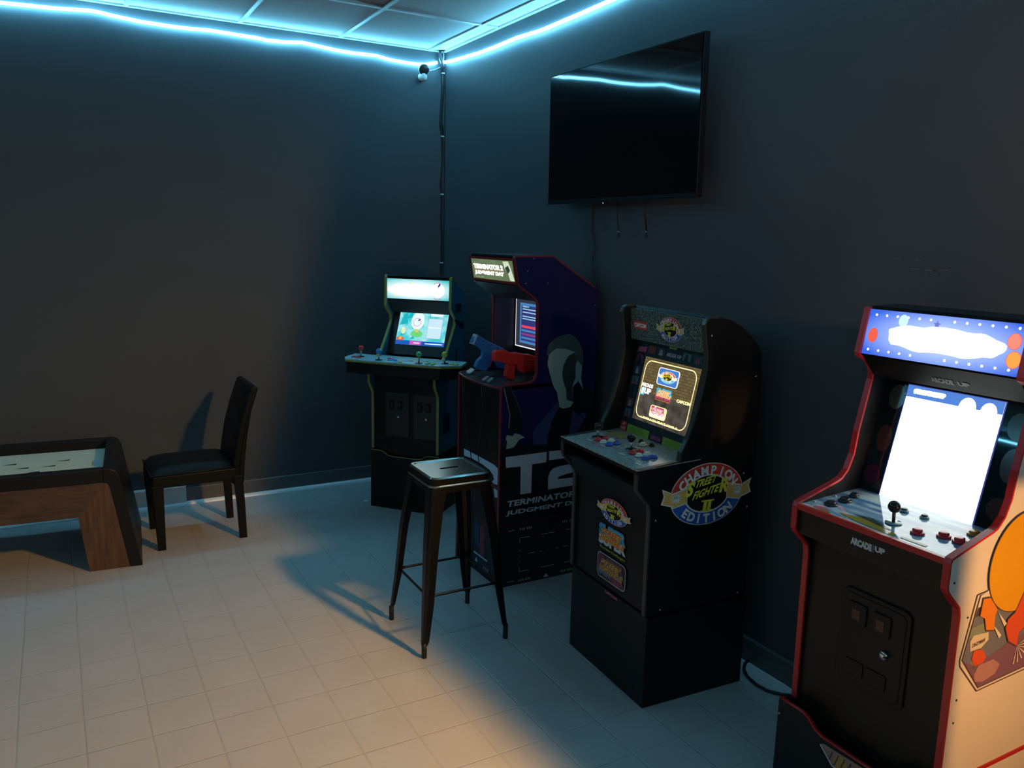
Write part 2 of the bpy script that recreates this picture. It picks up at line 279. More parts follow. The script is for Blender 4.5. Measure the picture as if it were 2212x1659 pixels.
D={'arm': [(0.0229, 0.9525), (0.0615, 0.952), (0.0981, 0.8648), (0.119, 0.8237), (0.1259, 0.7614), (0.1119, 0.7273), (0.0773, 0.7264), (0.0471, 0.7601), (0.0649, 0.824)],
 'c_cap': [(0.2389, 0.3339), (0.3226, 0.3417), (0.317, 0.3316), (0.2362, 0.3249)],
 'c_logo': [(0.276, 0.6394), (0.1707, 0.6483), (0.381, 0.633), (0.2371, 0.6859), (0.3355, 0.5991)],
 'c_super': [(0.187, 0.5679), (0.3604, 0.5928), (0.3617, 0.5057), (0.1927, 0.4955), (0.1936, 0.484), (0.3599, 0.4901)],
 'c_turbo': [(0.1858, 0.4535), (0.3643, 0.4748), (0.369, 0.3823), (0.1927, 0.3648)],
 'champ_c': [(0.2239, 0.753), (0.0645, 0.7415), (0.3904, 0.7541), (0.2059, 0.8607), (0.1975, 0.6442), (0.0302, 0.781), (0.0301, 0.7233), (0.0711, 0.7088), (0.1316, 0.7291), (0.4184, 0.7804), (0.4193, 0.7245), (0.3826, 0.7143),
             (0.3227, 0.7588), (0.1307, 0.7684), (0.3227, 0.7588)],
 'champ_screws': [(0.1991, 1.299), (0.404, 1.152), (0.0133, 0.6841), (0.0537, 0.3577), (0.3957, 0.3588), (0.4094, 0.6821), (0.3829, 0.8074)],
 'earlit': [(0.4054, 1.0425), (0.424, 1.0415), (0.431, 1.0052), (0.4354, 0.969), (0.4516, 0.9091), (0.4228, 0.9518), (0.3869, 0.9227), (0.406, 0.9709)],
 'f_2': [(0.0665, 0.5799), (0.212, 0.581), (0.3804, 0.5793), (0.4209, 0.5703), (0.4373, 0.5486), (0.4326, 0.5038), (0.411, 0.4911), (0.3728, 0.4891), (0.3612, 0.4947), (0.3833, 0.5097), (0.3689, 0.53), (0.3317, 0.5444),
         (0.2612, 0.5505), (0.1638, 0.5529), (0.0675, 0.545)],
 'f_2b': [(0.3804, 0.4691), (0.4342, 0.4671), (0.4356, 0.4346), (0.3912, 0.4279)],
 'f_box': [(0.1827, 0.279), (0.3658, 0.2856), (0.3649, 0.0685), (0.1848, 0.0569), (0.2332, 0.2579), (0.3249, 0.2538), (0.331, 0.0903), (0.2376, 0.126)],
 'face': [(0.256, 1.0811), (0.2657, 1.0937), (0.2957, 1.112), (0.3475, 1.1074), (0.3953, 1.0919), (0.413, 1.051), (0.4409, 1.0226), (0.4381, 0.9688), (0.392, 0.9268), (0.4005, 0.8539), (0.3855, 0.8324), (0.3435, 0.826),
          (0.3221, 0.8376), (0.3063, 0.9083), (0.2899, 0.9295), (0.2758, 0.9615), (0.2613, 1.0065), (0.2498, 1.0422)],
 'faceshade': [(0.3352, 1.0286), (0.3594, 1.0715), (0.3955, 1.0875), (0.413, 1.051), (0.4038, 1.0203), (0.4086, 0.9707), (0.3894, 0.927), (0.4005, 0.8539), (0.3629, 0.8659), (0.3555, 0.9159), (0.3381, 0.9574), (0.3318, 0.9845)],
 'gb_body': [(0.0471, 1.149), (0.0701, 1.139), (0.1011, 1.1195), (0.1376, 1.1019), (0.1902, 1.0788), (0.2224, 1.0563), (0.2233, 1.0235), (0.1808, 1.0351), (0.1493, 1.0413), (0.1338, 1.0351), (0.0894, 1.0627), (0.066, 1.0867),
             (0.0252, 1.1031), (0.0275, 1.118)],
 'gb_grip': [(0.0868, 1.0674), (0.139, 1.0372), (0.1242, 1.0008), (0.1143, 0.9782), (0.1041, 0.9686), (0.068, 0.9753), (0.0448, 0.9914), (0.057, 1.0184), (0.0822, 1.0401)],
 'gb_low': [(0.1493, 1.0413), (0.2232, 1.0282), (0.2246, 0.9717), (0.1768, 0.9792), (0.1552, 1.0084)],
 'gb_tip': [(0.0456, 1.1495), (0.0558, 1.1455), (0.0354, 1.0995), (0.0242, 1.104)],
 'gr_body': [(0.0484, 1.0842), (0.0619, 1.0958), (0.1117, 1.0944), (0.1281, 1.0803), (0.1675, 1.0793), (0.2138, 1.0694), (0.2449, 1.0657), (0.2766, 1.0528), (0.2777, 1.0187), (0.1235, 1.025), (0.0931, 1.0378), (0.0492, 1.0468)],
 'gr_grip': [(0.1184, 1.0275), (0.164, 1.0227), (0.1625, 1.0027), (0.1618, 0.9555), (0.1354, 0.9549), (0.1097, 0.97), (0.114, 1.001)],
 'gr_low': [(0.169, 1.0269), (0.2776, 1.021), (0.2735, 0.9871), (0.1958, 0.9827), (0.1722, 1.0021)],
 'hair': [(0.256, 1.0811), (0.2433, 1.0818), (0.2469, 1.1207), (0.2589, 1.1397), (0.2836, 1.1582), (0.319, 1.1707), (0.3602, 1.1749), (0.3921, 1.1627), (0.4197, 1.1351), (0.4402, 1.0942), (0.4461, 1.0492), (0.4409, 1.0226),
          (0.413, 1.051), (0.3953, 1.0919), (0.3475, 1.1074), (0.2957, 1.112), (0.2657, 1.0937)],
 'hand': [(0.0478, 0.7293), (0.0775, 0.722), (0.087, 0.7342), (0.1119, 0.7273), (0.1424, 0.7087), (0.1126, 0.7029), (0.0839, 0.6682), (0.0446, 0.6636), (0.0486, 0.6985), (0.041, 0.7125)],
 'jacketL': [(0.3081, 0.8612), (0.3221, 0.8376), (0.2878, 0.7821), (0.2649, 0.703), (0.2612, 0.6626), (0.1865, 0.6706), (0.1845, 0.7335), (0.2065, 0.7582), (0.2659, 0.8154)],
 'jacketM': [(0.3221, 0.8376), (0.3435, 0.826), (0.3855, 0.8324), (0.4005, 0.8539), (0.4071, 0.8261), (0.3931, 0.7817), (0.3836, 0.691), (0.2612, 0.6626), (0.2649, 0.703), (0.2878, 0.7821)],
 'jacketR': [(0.3969, 0.9355), (0.4451, 0.9322), (0.5005, 0.9056), (0.5629, 0.8688), (0.5729, 0.6813), (0.3836, 0.691), (0.3931, 0.7817), (0.4071, 0.8261)],
 'lapel': [(0.3968, 0.8179), (0.3931, 0.7817), (0.381, 0.6913), (0.4133, 0.688), (0.479, 0.7879), (0.4568, 0.7991), (0.4303, 0.7876)],
 'p_bez': [(0.2142, 1.257), (0.2839, 1.2551), (0.2809, 1.2701), (0.2173, 1.27), (0.3033, 1.2606), (0.3253, 1.26)],
 'p_bird': [(0.141, 0.632), (0.1776, 0.6264), (0.1983, 0.6016), (0.1857, 0.5881), (0.1503, 0.587), (0.1354, 0.6105)],
 'p_blob': [(0.1626, 0.8265), (0.1636, 0.8799), (0.185, 0.9201), (0.2247, 0.9483), (0.2829, 0.9679), (0.3462, 0.7016), (0.2963, 0.7055), (0.2492, 0.7254), (0.1981, 0.7685)],
 'p_bub': [(0.1325, 0.6729), (0.1942, 0.6685), (0.1986, 0.6478), (0.1715, 0.6312), (0.126, 0.6323), (0.1204, 0.6596)],
 'p_foot1': [(0.1473, 0.7692), (0.1782, 0.7661), (0.2179, 0.7255), (0.2115, 0.7072), (0.2151, 0.667), (0.1773, 0.6757), (0.1647, 0.7109), (0.1422, 0.7223)],
 'p_foot2': [(0.2971, 0.702), (0.332, 0.7614), (0.3581, 0.6516), (0.3291, 0.6343), (0.3267, 0.5974), (0.2833, 0.6213), (0.2605, 0.6634), (0.2681, 0.6883)],
 'p_grey': [(0.1421, 0.7703), (0.3488, 0.6909), (0.3659, 0.6191), (0.2752, 0.6097), (0.1351, 0.5876), (0.0999, 0.6144), (0.1079, 0.6722)],
 'p_hexi': [(0.141, 0.7752), (0.0977, 0.6133), (0.182, 0.5206), (0.3868, 0.5309)],
 'p_hexo': [(0.1277, 0.7795), (0.0889, 0.6155), (0.0934, 0.5982), (0.1791, 0.5096), (0.3904, 0.516)],
 'p_oval': [(0.171, 0.5851), (0.2327, 0.5864), (0.2638, 0.5652), (0.2477, 0.5422), (0.1973, 0.5333), (0.1621, 0.5426), (0.1554, 0.5626)],
 'p_pur': [(0.0977, 0.6133), (0.1351, 0.5876), (0.2752, 0.6097), (0.2833, 0.6213), (0.3659, 0.6191), (0.3868, 0.5309), (0.182, 0.5206)],
 'p_riser': [(0.0065, 0.2768), (0.0312, 0.277), (0.0858, 0.2781), (0.1103, 0.2673), (0.1357, 0.2446), (0.1586, 0.2409), (0.2579, 0.2453), (0.3257, 0.254)],
 'p_riserlogo': [(0.1612, 0.2193), (0.1715, 0.2267), (0.2143, 0.2353), (0.2418, 0.2425), (0.2971, 0.2389), (0.2284, 0.195), (0.1919, 0.1982)],
 'p_screws': [(0.0295, 0.8281), (0.102, 0.7253), (0.1001, 0.5073), (0.1006, 0.5076), (0.0994, 0.4462)],
 'p_text': [(0.1932, 0.8342), (0.2553, 0.8359), (0.2517, 0.8459), (0.1933, 0.8446), (0.2651, 0.8372), (0.2902, 0.8408), (0.2877, 0.8521), (0.265, 0.8484)],
 't2_2a': [(0.2746, 0.629), (0.379, 0.6269), (0.3785, 0.5865), (0.2752, 0.5866)],
 't2_2b': [(0.3976, 0.5531), (0.4273, 0.5134), (0.3664, 0.5065), (0.3311, 0.499), (0.3259, 0.4925), (0.3342, 0.4881), (0.4511, 0.4837), (0.4539, 0.4469), (0.275, 0.4443), (0.2739, 0.5039), (0.2838, 0.5288), (0.2994, 0.5435),
           (0.3372, 0.5508)],
 't2_T': [(0.0434, 0.6273), (0.2613, 0.6281), (0.2604, 0.5789), (0.1837, 0.5777), (0.1828, 0.4402), (0.1252, 0.4412), (0.1229, 0.5743), (0.0462, 0.5767)],
 't2_frame': [(0.1288, 0.2273), (0.4344, 0.2282), (0.4332, 0.0633), (0.1311, 0.0579)],
 't2_marks': [(0.0678, 0.2708), (0.1004, 0.2716), (0.0664, 0.022), (0.1005, 0.0215), (0.1275, 0.2729), (0.191, 0.2699), (0.3624, 0.2693), (0.4269, 0.269), (0.128, 0.0195), (0.1927, 0.0167), (0.3642, 0.0209), (0.4265, 0.0191),
              (0.2783, 0.0124)],
 't2_screws': [(0.1637, 1.5156), (0.134, 1.461), (0.1269, 1.4072), (0.2414, 1.4073), (0.5005, 1.3049)],
 't2_text1': [(0.0563, 0.4182), (0.4344, 0.4178), (0.4329, 0.3886), (0.0673, 0.3909)],
 't2_text2': [(0.0505, 0.3442), (0.515, 0.3375), (0.4506, 0.3714), (0.0679, 0.3674)]}

# ---------------------------------------------------------------- room
XR, YB, HC = 2.264, 4.952, 2.752        # right wall, back wall, ceiling
XL, YF = -3.4, -2.6
WALL = mat('wall_paint', (0.074, 0.086, 0.098), 0.55, spec=0.25, noise=0.06, nscale=3, bump=0.25, bscale=260)
def fl_mat():
    mt = mat('floor_tile', (0.46, 0.44, 0.43), 0.36, spec=0.4); nt = mt.node_tree; b = nt.nodes['Principled BSDF']
    tc = nt.nodes.new('ShaderNodeTexCoord'); L = nt.links.new
    mp = nt.nodes.new('ShaderNodeMapping'); mp.inputs['Location'].default_value = (0.011 / 0.1895, -2.595 / 0.1965, 0); mp.inputs['Scale'].default_value = (1 / 0.1895, 1 / 0.1965, 1)
    L(tc.outputs['Object'], mp.inputs[0])
    # slight wobble of the joints
    nz = nt.nodes.new('ShaderNodeTexNoise'); nz.inputs['Scale'].default_value = 2.2; L(tc.outputs['Object'], nz.inputs['Vector'])
    sb = nt.nodes.new('ShaderNodeVectorMath'); sb.operation = 'SUBTRACT'; L(nz.outputs['Color'], sb.inputs[0]); sb.inputs[1].default_value = (0.5, 0.5, 0.5)
    sc2 = nt.nodes.new('ShaderNodeVectorMath'); sc2.operation = 'SCALE'; sc2.inputs['Scale'].default_value = 0.05; L(sb.outputs[0], sc2.inputs[0])
    ad = nt.nodes.new('ShaderNodeVectorMath'); ad.operation = 'ADD'; L(mp.outputs[0], ad.inputs[0]); L(sc2.outputs[0], ad.inputs[1])
    sep = nt.nodes.new('ShaderNodeSeparateXYZ'); L(ad.outputs[0], sep.inputs[0])
    ms = []
    for ax, wd in ((0, 0.016), (1, 0.012)):
        fr = nt.nodes.new('ShaderNodeMath'); fr.operation = 'FRACT'; L(sep.outputs[ax], fr.inputs[0])
        pp = nt.nodes.new('ShaderNodeMath'); pp.operation = 'PINGPONG'; pp.inputs[1].default_value = 0.5; L(fr.outputs[0], pp.inputs[0])
        mr = nt.nodes.new('ShaderNodeMapRange'); mr.inputs[1].default_value = 0; mr.inputs[2].default_value = wd * 1.8; mr.inputs[3].default_value = 1; mr.inputs[4].default_value = 0
        L(pp.outputs[0], mr.inputs[0]); ms.append(mr)
    mx = nt.nodes.new('ShaderNodeMath'); mx.operation = 'MAXIMUM'; L(ms[0].outputs[0], mx.inputs[0]); L(ms[1].outputs[0], mx.inputs[1])
    n2 = nt.nodes.new('ShaderNodeTexNoise'); n2.inputs['Scale'].default_value = 5; n2.inputs['Detail'].default_value = 5; L(tc.outputs['Object'], n2.inputs['Vector'])
    cr = nt.nodes.new('ShaderNodeValToRGB'); cr.color_ramp.elements[0].color = (0.425, 0.41, 0.395, 1); cr.color_ramp.elements[1].color = (0.455, 0.44, 0.43, 1)
    cr.color_ramp.elements[0].position = 0.3; cr.color_ramp.elements[1].position = 0.7; L(n2.outputs['Fac'], cr.inputs[0])
    mul = nt.nodes.new('ShaderNodeMath'); mul.operation = 'MULTIPLY'; mul.inputs[1].default_value = 0.13; L(mx.outputs[0], mul.inputs[0])
    mix = nt.nodes.new('ShaderNodeMix'); mix.data_type = 'RGBA'; L(mul.outputs[0], mix.inputs[0]); L(cr.outputs[0], mix.inputs[6]); mix.inputs[7].default_value = (0.16, 0.15, 0.145, 1)
    L(mix.outputs[2], b.inputs['Base Color'])
    # embossed slate-like relief
    mp3 = nt.nodes.new('ShaderNodeMapping'); mp3.inputs['Scale'].default_value = (14, 40, 1); mp3.inputs['Rotation'].default_value = (0, 0, 0.35); L(tc.outputs['Object'], mp3.inputs[0])
    n3 = nt.nodes.new('ShaderNodeTexNoise'); n3.inputs['Scale'].default_value = 1.0; n3.inputs['Detail'].default_value = 3; L(mp3.outputs[0], n3.inputs['Vector'])
    su = nt.nodes.new('ShaderNodeMath'); su.operation = 'SUBTRACT'; L(n3.outputs['Fac'], su.inputs[0])
    m3 = nt.nodes.new('ShaderNodeMath'); m3.operation = 'MULTIPLY'; m3.inputs[1].default_value = 1.3; L(mx.outputs[0], m3.inputs[0]); L(m3.outputs[0], su.inputs[1])
    bp = nt.nodes.new('ShaderNodeBump'); bp.inputs['Strength'].default_value = 0.5; bp.inputs['Distance'].default_value = 0.0022
    L(su.outputs[0], bp.inputs['Height']); L(bp.outputs['Normal'], b.inputs['Normal'])
    return mt
struct(MB().box((XL - 0.1, YF - 0.1, -0.1), (XR + 0.1, YB + 0.1, 0), fl_mat()), 'floor')
struct(MB().box((XL - 0.1, YB, -0.1), (XR + 0.1, YB + 0.1, HC + 0.2), WALL), 'wall_back')
struct(MB().box((XR, YF - 0.1, -0.1), (XR + 0.1, YB, HC + 0.2), WALL), 'wall_right')
struct(MB().box((XL - 0.1, YF, -0.1), (XL, YB, HC + 0.2), WALL), 'wall_left')
struct(MB().box((XL - 0.1, YF - 0.1, -0.1), (XR, YF, HC + 0.2), WALL), 'wall_front')
TILE = mat('ceiling_tile', (0.60, 0.61, 0.62), 0.9, noise=0.05, nscale=60, bump=0.4, bscale=150)
VOID = mat('ceiling_void', (0.03, 0.03, 0.03), 0.9)
cl = MB(); cl.box((XL, YF, HC + 0.13), (XR, YB, HC + 0.17), VOID)
gx = [2.155 - 0.5765 * i for i in range(10)]; gy = [4.21 - 1.153 * i for i in range(6)]
xe = [XR] + gx + [XL]; ye = [YB] + gy + [YF]
for i in range(len(xe) - 1):
    for j in range(len(ye) - 1):
        if xe[i + 1] >= xe[i] or ye[j + 1] >= ye[j] or xe[i] < XL: continue
        a, b, c2, d = max(xe[i + 1], XL), max(ye[j + 1], YF), xe[i], ye[j]
        z = HC + 0.006 + (0.012 if (i == 2 and j == 1) else 0)
        if i == 0 and j == 0:      # corner tile with its corner broken off for the cables
            cl.prism([(a, b), (c2, b), (c2, d - 0.07), (c2 - 0.10, d), (a, d)], lambda x, y, t: (x, y, t), z, z + 0.014, TILE)
        else: cl.box((a, b, z), (c2, d, z + 0.014), TILE)
struct(cl, 'ceiling')
BAR = mat('grid_bar', (0.55, 0.56, 0.57), 0.35, spec=0.5)
g = MB()
for x in gx:
    if x > XL: g.box((x - 0.011, YF, HC - 0.002), (x + 0.011, YB, HC + 0.005), BAR)
for y in gy: g.box((XL, y - 0.011, HC - 0.0015), (XR, y + 0.011, HC + 0.0055), BAR)
g.box((XL, YB - 0.020, HC - 0.003), (XR, YB, HC + 0.0045), BAR); g.box((XR - 0.020, YF, HC - 0.003), (XR, YB, HC + 0.0045), BAR)
struct(g, 'trim_1')
BBD = mat('baseboard_dark', (0.11, 0.112, 0.115), 0.3, spec=0.5)
BBW = mat('baseboard_white', (0.74, 0.75, 0.76), 0.3, spec=0.5)
def bboard(name, a, b, axis, h, t, mt):
    mb = MB(); prof = [(0, 0), (t, 0), (t, h - 0.006), (t - 0.004, h), (0, h)]
    if axis == 'x': mb.prism(prof, lambda x, y, s: (s, YB - x, y), a, b, mt)
    else: mb.prism(prof, lambda x, y, s: (XR - x, s, y), a, b, mt)
    return struct(mb, name)
bboard('baseboard_back', 0.60, XR, 'x', 0.100, 0.010, BBD)
bboard('baseboard_back_white', XL, 0.60, 'x', 0.117, 0.026, BBW)
bboard('baseboard_right', YF, YB, 'y', 0.096, 0.010, BBD)
q = MB(); q.prism([(0.010, 0), (0.030, 0), (0.026, 0.009), (0.018, 0.015), (0.010, 0.018)], lambda x, y, s: (s, YB - x, y), 0.60, XR, BBW)
q.prism([(0.026, 0), (0.044, 0), (0.041, 0.008), (0.034, 0.014), (0.026, 0.016)], lambda x, y, s: (s, YB - x, y), XL, 0.60, BBW)
struct(q, 'trim_2')

# ---------------------------------------------------------------- LED strips round the ceiling
LEDM = emis('led_glow', (*LED, 1), LED_S)
backp = [(-0.1965, 2.6758), (-0.1387, 2.6804), (-0.021, 2.6854), (0.0918, 2.6893), (0.2567, 2.7028), (0.2991, 2.7001), (0.359, 2.6931), (0.4928, 2.6827), (0.6545, 2.6799), (0.7365, 2.6818), (0.8468, 2.6875), (0.9793, 2.6838), (1.1055, 2.6812), (1.1466, 2.6767), (1.2485, 2.6802), (1.3474, 2.6906), (1.3879, 2.6883), (1.5563, 2.6739), (1.6643, 2.6718), (1.791, 2.6744), (1.8073, 2.6738), (1.8877, 2.6622), (2.0033, 2.6572), (2.0808, 2.6583), (2.1215, 2.6631), (2.1594, 2.6704), (2.2038, 2.6841)]
rightp = [(4.9312, 2.6885), (4.807, 2.6788), (4.6879, 2.6722), (4.4515, 2.6602), (4.2339, 2.6566), (3.9977, 2.6584), (3.7764, 2.6478), (3.6907, 2.6463), (3.5911, 2.648), (3.3613, 2.6503), (3.1551, 2.6547)]
def ledstrip(pts, label):
    o = MB().tube(pts, 0.0085, LEDM, 8).build('led_strip'); tag(o, label, 'led strip', 'led strips along the ceiling edges'); return o
random.seed(4)
def sag(a, b, z0, n):
    """strip pinned at intervals and sagging between the pins"""
    out = []
    for i in range(n * 4 + 1):
        t = i / (n * 4); out.append(Vector(a).lerp(Vector(b), t) + Vector((0, 0, z0 - 0.016 * math.sin(math.pi * (i % 4) / 4) + 0.006 * math.sin(i // 4 * 2.3))))
    return out
bl = [Vector((x, YB - 0.017, z)) for x, z in backp]
ledstrip(sag((XL + 0.02, YB - 0.012, 0), (bl[0].x - 0.05, YB - 0.012, 0), 2.69, 8) + bl, 'glowing cyan led strip along the top of the back wall')
rl = [Vector((XR - 0.017, y, z)) for y, z in rightp]
ledstrip(rl + sag((XR - 0.012, 3.0, 0), (XR - 0.012, YF + 0.02, 0), 2.665, 12), 'glowing cyan led strip along the top of the right wall above the television')
ledstrip(sag((XL + 0.012, YF + 0.02, 0), (XL + 0.012, YB - 0.04, 0), 2.67, 14), 'glowing cyan led strip along the top of the left wall')
ledstrip(sag((XL + 0.04, YF + 0.012, 0), (XR - 0.04, YF + 0.012, 0), 2.67, 12), 'glowing cyan led strip along the top of the wall behind the viewer')

# ---------------------------------------------------------------- corner camera, cables
WPL = mat('white_plastic', (0.65, 0.66, 0.67), 0.25)
t = root('security_camera', (2.101, YB, 2.586), 0, 'small round white security camera on the back wall beside the room corner', 'camera')
MB().lathe([(0.020, 0), (0.022, 0.004), (0.020, 0.010), (0.010, 0.014), (0.008, 0.03)], (0, 0, 0), (0, -1, 0), WPL).sphere((0, -0.036, -0.004), 0.026, WPL).build('base', t)
hd = Vector((-0.1, -0.9, -0.35)).normalized(); hc_ = Vector((0.001, -0.030, 0.046))
MB().lathe([(0.012, -0.014), (0.028, -0.004), (0.0345, 0.010), (0.035, 0.026), (0.033, 0.030)], hc_, hd, WPL, 28).build('body', t)
MB().lathe([(0.0325, 0), (0.030, 0.003), (0.001, 0.0045)], hc_ + hd * 0.0285, hd, mat('lens_glass', (0.02, 0.022, 0.022), 0.35), 28).sphere(tuple(hc_ + hd * 0.031 + Vector((0.004, 0, 0.014))), 0.0022, mat('lens_led', (0.6, 0.6, 0.6), .3), 8).build('lens', t)
CORD = mat('black_cable', (0.006, 0.006, 0.007), 0.45)
def tagtube(name, pts, r, mt, label, cat, group=None): return tag(MB().tube(pts, r, mt, 8).build(name), label, cat, group)
t2_ = root('power_cable', (XR - 0.012, YB - 0.012, 1.0), 0, 'long black cable running down the room corner behind the cyan arcade machine', 'cable')
xs = [(2.247, 2.664), (2.246, 2.50), (2.236, 2.36), (2.234, 2.32), (2.248, 2.238), (2.252, 2.108), (2.250, 2.05), (2.240, 1.946), (2.251, 1.873), (2.249, 1.80), (2.245, 1.725), (2.252, 1.62), (2.253, 1.575), (2.251, 1.432), (2.245, 1.332), (2.25, 1.1), (2.24, 0.6), (2.25, 0.12), (2.24, 0.01)]
MB().tube([(x - (XR - 0.012), 0, z - 1.0) for x, z in xs], 0.0055, CORD).tube([(x - (XR - 0.012) + 0.010, 0.002, z - 1.0 + 0.01) for x, z in xs[:5]], 0.0032, CORD).build('cord', t2_)
for z in (2.625, 2.238, 1.873, 1.432):
    MB().box((-0.013, -0.007, z - 1.0 - 0.004), (0.006, 0.007, z - 1.0 + 0.004), WPL).build('cable_clip', t2_)
GP = mat('grey_plug', (0.10, 0.10, 0.12), 0.35)
t = root('cable_connector', (2.236, 4.925, 2.67), 0, 'bundled strip connectors and wires hanging from the broken ceiling corner', 'connector')
MB().tube([(-0.012, 0.01, 0.10), (-0.014, 0.0, 0.05), (0.0, -0.004, 0.01), (0.006, 0.0, -0.02)], [0.008, 0.012, 0.008, 0.010], GP, 10).build('plug', t)
MB().tube([(0.012, 0.01, 0.12), (0.013, 0.01, 0.05), (0.008, 0.008, -0.01)], 0.003, WPL).tube([(-0.02, 0.005, 0.05), (-0.022, -0.002, 0.03), (-0.01, -0.004, 0.008)], 0.003, WPL).build('wire', t)
tagtube('camera_cable', [(2.130, YB - 0.03, 2.630), (2.155, YB - 0.015, 2.628), (2.19, YB - 0.012, 2.640), (2.228, YB - 0.014, 2.660)], 0.0022, WPL, 'thin white cable from the security camera to the corner connectors', 'cable')

# ---------------------------------------------------------------- television
TVS = mat('tv_screen', (0.002, 0.002, 0.003), 0.045, spec=0.4)
TVF = mat('tv_frame', (0.004, 0.004, 0.005), 0.5, spec=0.2)
tv = root('television', (XR - 0.10, 2.93, 1.774), 0, 'wide black flat television switched off, mounted high on the right wall', 'television')
tv.rotation_euler = (0, R(-0.70), 0)
y0, y1, hh = -0.515, 0.560, 0.600
MB().box((0.0, y0, 0), (0.028, y1, hh), TVF).build('housing', tv, bevel=0.002)
MB().box((0.028, y0 + 0.14, 0.02), (0.062, y1 - 0.14, hh - 0.14), TVF).build('back_housing', tv, bevel=0.006)
MB().box((-0.0022, y0 + 0.007, 0.017), (0.0, y1 - 0.007, hh - 0.007), TVS).build('screen', tv)
MB().box((-0.003, y0, -0.004), (0.022, y1, 0.0), mat('tv_lower_edge', (0.06, 0.06, 0.065), 0.25, 0.8)).build('bottom_edge', tv)
MB().box((-0.001, 0.078, -0.010), (0.012, 0.104, -0.004), TVF).sphere((-0.001, 0.092, -0.008), 0.0022, emis('standby_light', rgb(150, 170, 255), 2.5), 8).build('sensor', tv)
MB().box((0.060, -0.20, 0.10), (0.0995, 0.22, 0.46), TVF).build('wall_mount', tv)
tagtube('television_cable', [(XR - 0.03, 3.222, 1.80), (XR - 0.012, 3.222, 1.771), (XR - 0.008, 3.231, 1.686), (XR - 0.008, 3.236, 1.649), (XR - 0.008, 3.204, 1.577), (XR - 0.008, 3.218, 1.511), (XR - 0.008, 3.221, 1.489), (XR - 0.008, 3.181, 1.414), (XR - 0.008, 3.182, 1.381), (XR - 0.008, 3.19, 1.25), (XR - 0.008, 3.2, 0.5), (XR - 0.010, 3.2, 0.11)], 0.0042, CORD, 'thin wavy black cable hanging from the television to behind the purple arcade machine', 'cable')
for yy, lab, r_ in ((3.010, 'black pull strap hanging under the middle of the television', 0.0022), (2.811, 'wider black pull strap hanging under the right half of the television', 0.0036)):
    s_ = root('pull_strap', (XR - 0.03, yy, 1.77), 0, lab, 'strap', 'pull straps under the television')
    MB().tube([(0, 0, 0.03), (0.002, 0.002, -0.05), (0.012, -0.004, -0.124)], r_, CORD).build('strap', s_)
    MB().sphere((0.010, -0.004, -0.128), 0.0042, SCR, 10).build('bead', s_)
    MB().tube([(0.012, -0.004, -0.132), (0.012, 0.004, -0.146), (0.012, -0.002, -0.152), (0.012, -0.010, -0.146), (0.012, -0.004, -0.133)], 0.0022, CORD).build('loop', s_)

# ---------------------------------------------------------------- arcade cabinets
def offs(pts, d):
    """offset an open outline sideways by d (to its left)"""
    ps = [Vector(p) for p in pts]; out = []
    for i, p in enumerate(ps):
        ns = []
        if i: a = ps[i] - ps[i - 1]; ns.append(Vector((-a.y, a.x)).normalized())
        if i < len(ps) - 1: a = ps[i + 1] - ps[i]; ns.append(Vector((-a.y, a.x)).normalized())
        n = sum(ns, Vector((0, 0))).normalized(); k = 1 / max(0.5, n.dot(ns[0])); out.append(p + n * d * k)
    return out
def side_panels(t, W, front, back, th, mt, trim, left=None):
    """front: outline points bottom to top, back: top to bottom, in (depth, height)"""
    out = []
    for k, (a, b) in enumerate(((0, th), (W - th, W))):
        sp = MB().prism(front + back, sidefn, a, b, (left or mt) if k == 0 else mt).build('side_panel', t, label=('left side panel' if k == 0 else 'right side panel'))
        if trim:
            ln = front + back[:2]; o = offs(ln, 0.0022); i2 = offs(ln, -0.004)
            MB().prism([tuple(p) for p in o] + [tuple(p) for p in reversed(i2)], sidefn, a - 0.0008, b + 0.0008, trim).build('edge_trim', sp)
        out.append(sp)
    return out
def slab(mb, p, q, th, u0, u1, mt):
    """board between two (depth, height) points, thickness th behind it"""
    p = Vector(p); q = Vector(q); d = (q - p).normalized(); n = Vector((d.y, -d.x)) * th
    return mb.prism([tuple(p), tuple(q), tuple(q + n), tuple(p + n)], sidefn, u0, u1, mt)
def splane(u, p, q, off=0.0012):
    return Plane((u, p[0], p[1]), (1, 0, 0), (0, q[0] - p[0], q[1] - p[1]), off)
def button(t, P, x, y, r, mt, name='button', ring=None, h=0.006, label=None):
    mb = MB(); o = P(x, y, 0); n = (P(x, y, 1) - P(x, y, 0)).normalized()
    mb.lathe([(r * 1.28, 0), (r * 1.28, 0.003), (r * 1.0, 0.005), (r * 0.95, 0.0045), (r * 0.9, h + 0.003), (r * 0.75, h + 0.0045), (0.0005, h + 0.004)], o, n, ring or mt, 20) if not ring else \
        mb.lathe([(r * 1.28, 0), (r * 1.28, 0.003), (r * 1.0, 0.005)], o, n, ring, 20).lathe([(r * 0.95, 0.002), (r * 0.9, h + 0.003), (r * 0.75, h + 0.0045), (0.0005, h + 0.004)], o, n, mt, 20)
    ob = mb.build(name, t)
    if label: ob['label'] = label
    return ob
def joystick(t, P, x, y, ballmt, h=0.05, r=0.0155, disc=None, label=None):
    mb = MB(); o = P(x, y, 0); n = (P(x, y, 1) - P(x, y, 0)).normalized()
    mb.lathe([(0.021, 0), (0.021, 0.0015), (0.0205, 0.002), (0.001, 0.002)], o, n, disc or BLKG, 24)
    mb.lathe([(0.0045, 0.002), (0.0045, h)], o, n, SCR if disc is None else SCRD, 10)
    mb.sphere(tuple(o + n * (h + r * 0.8)), r, ballmt)
    ob = mb.build('joystick', t)
    if label: ob['label'] = label
    return ob
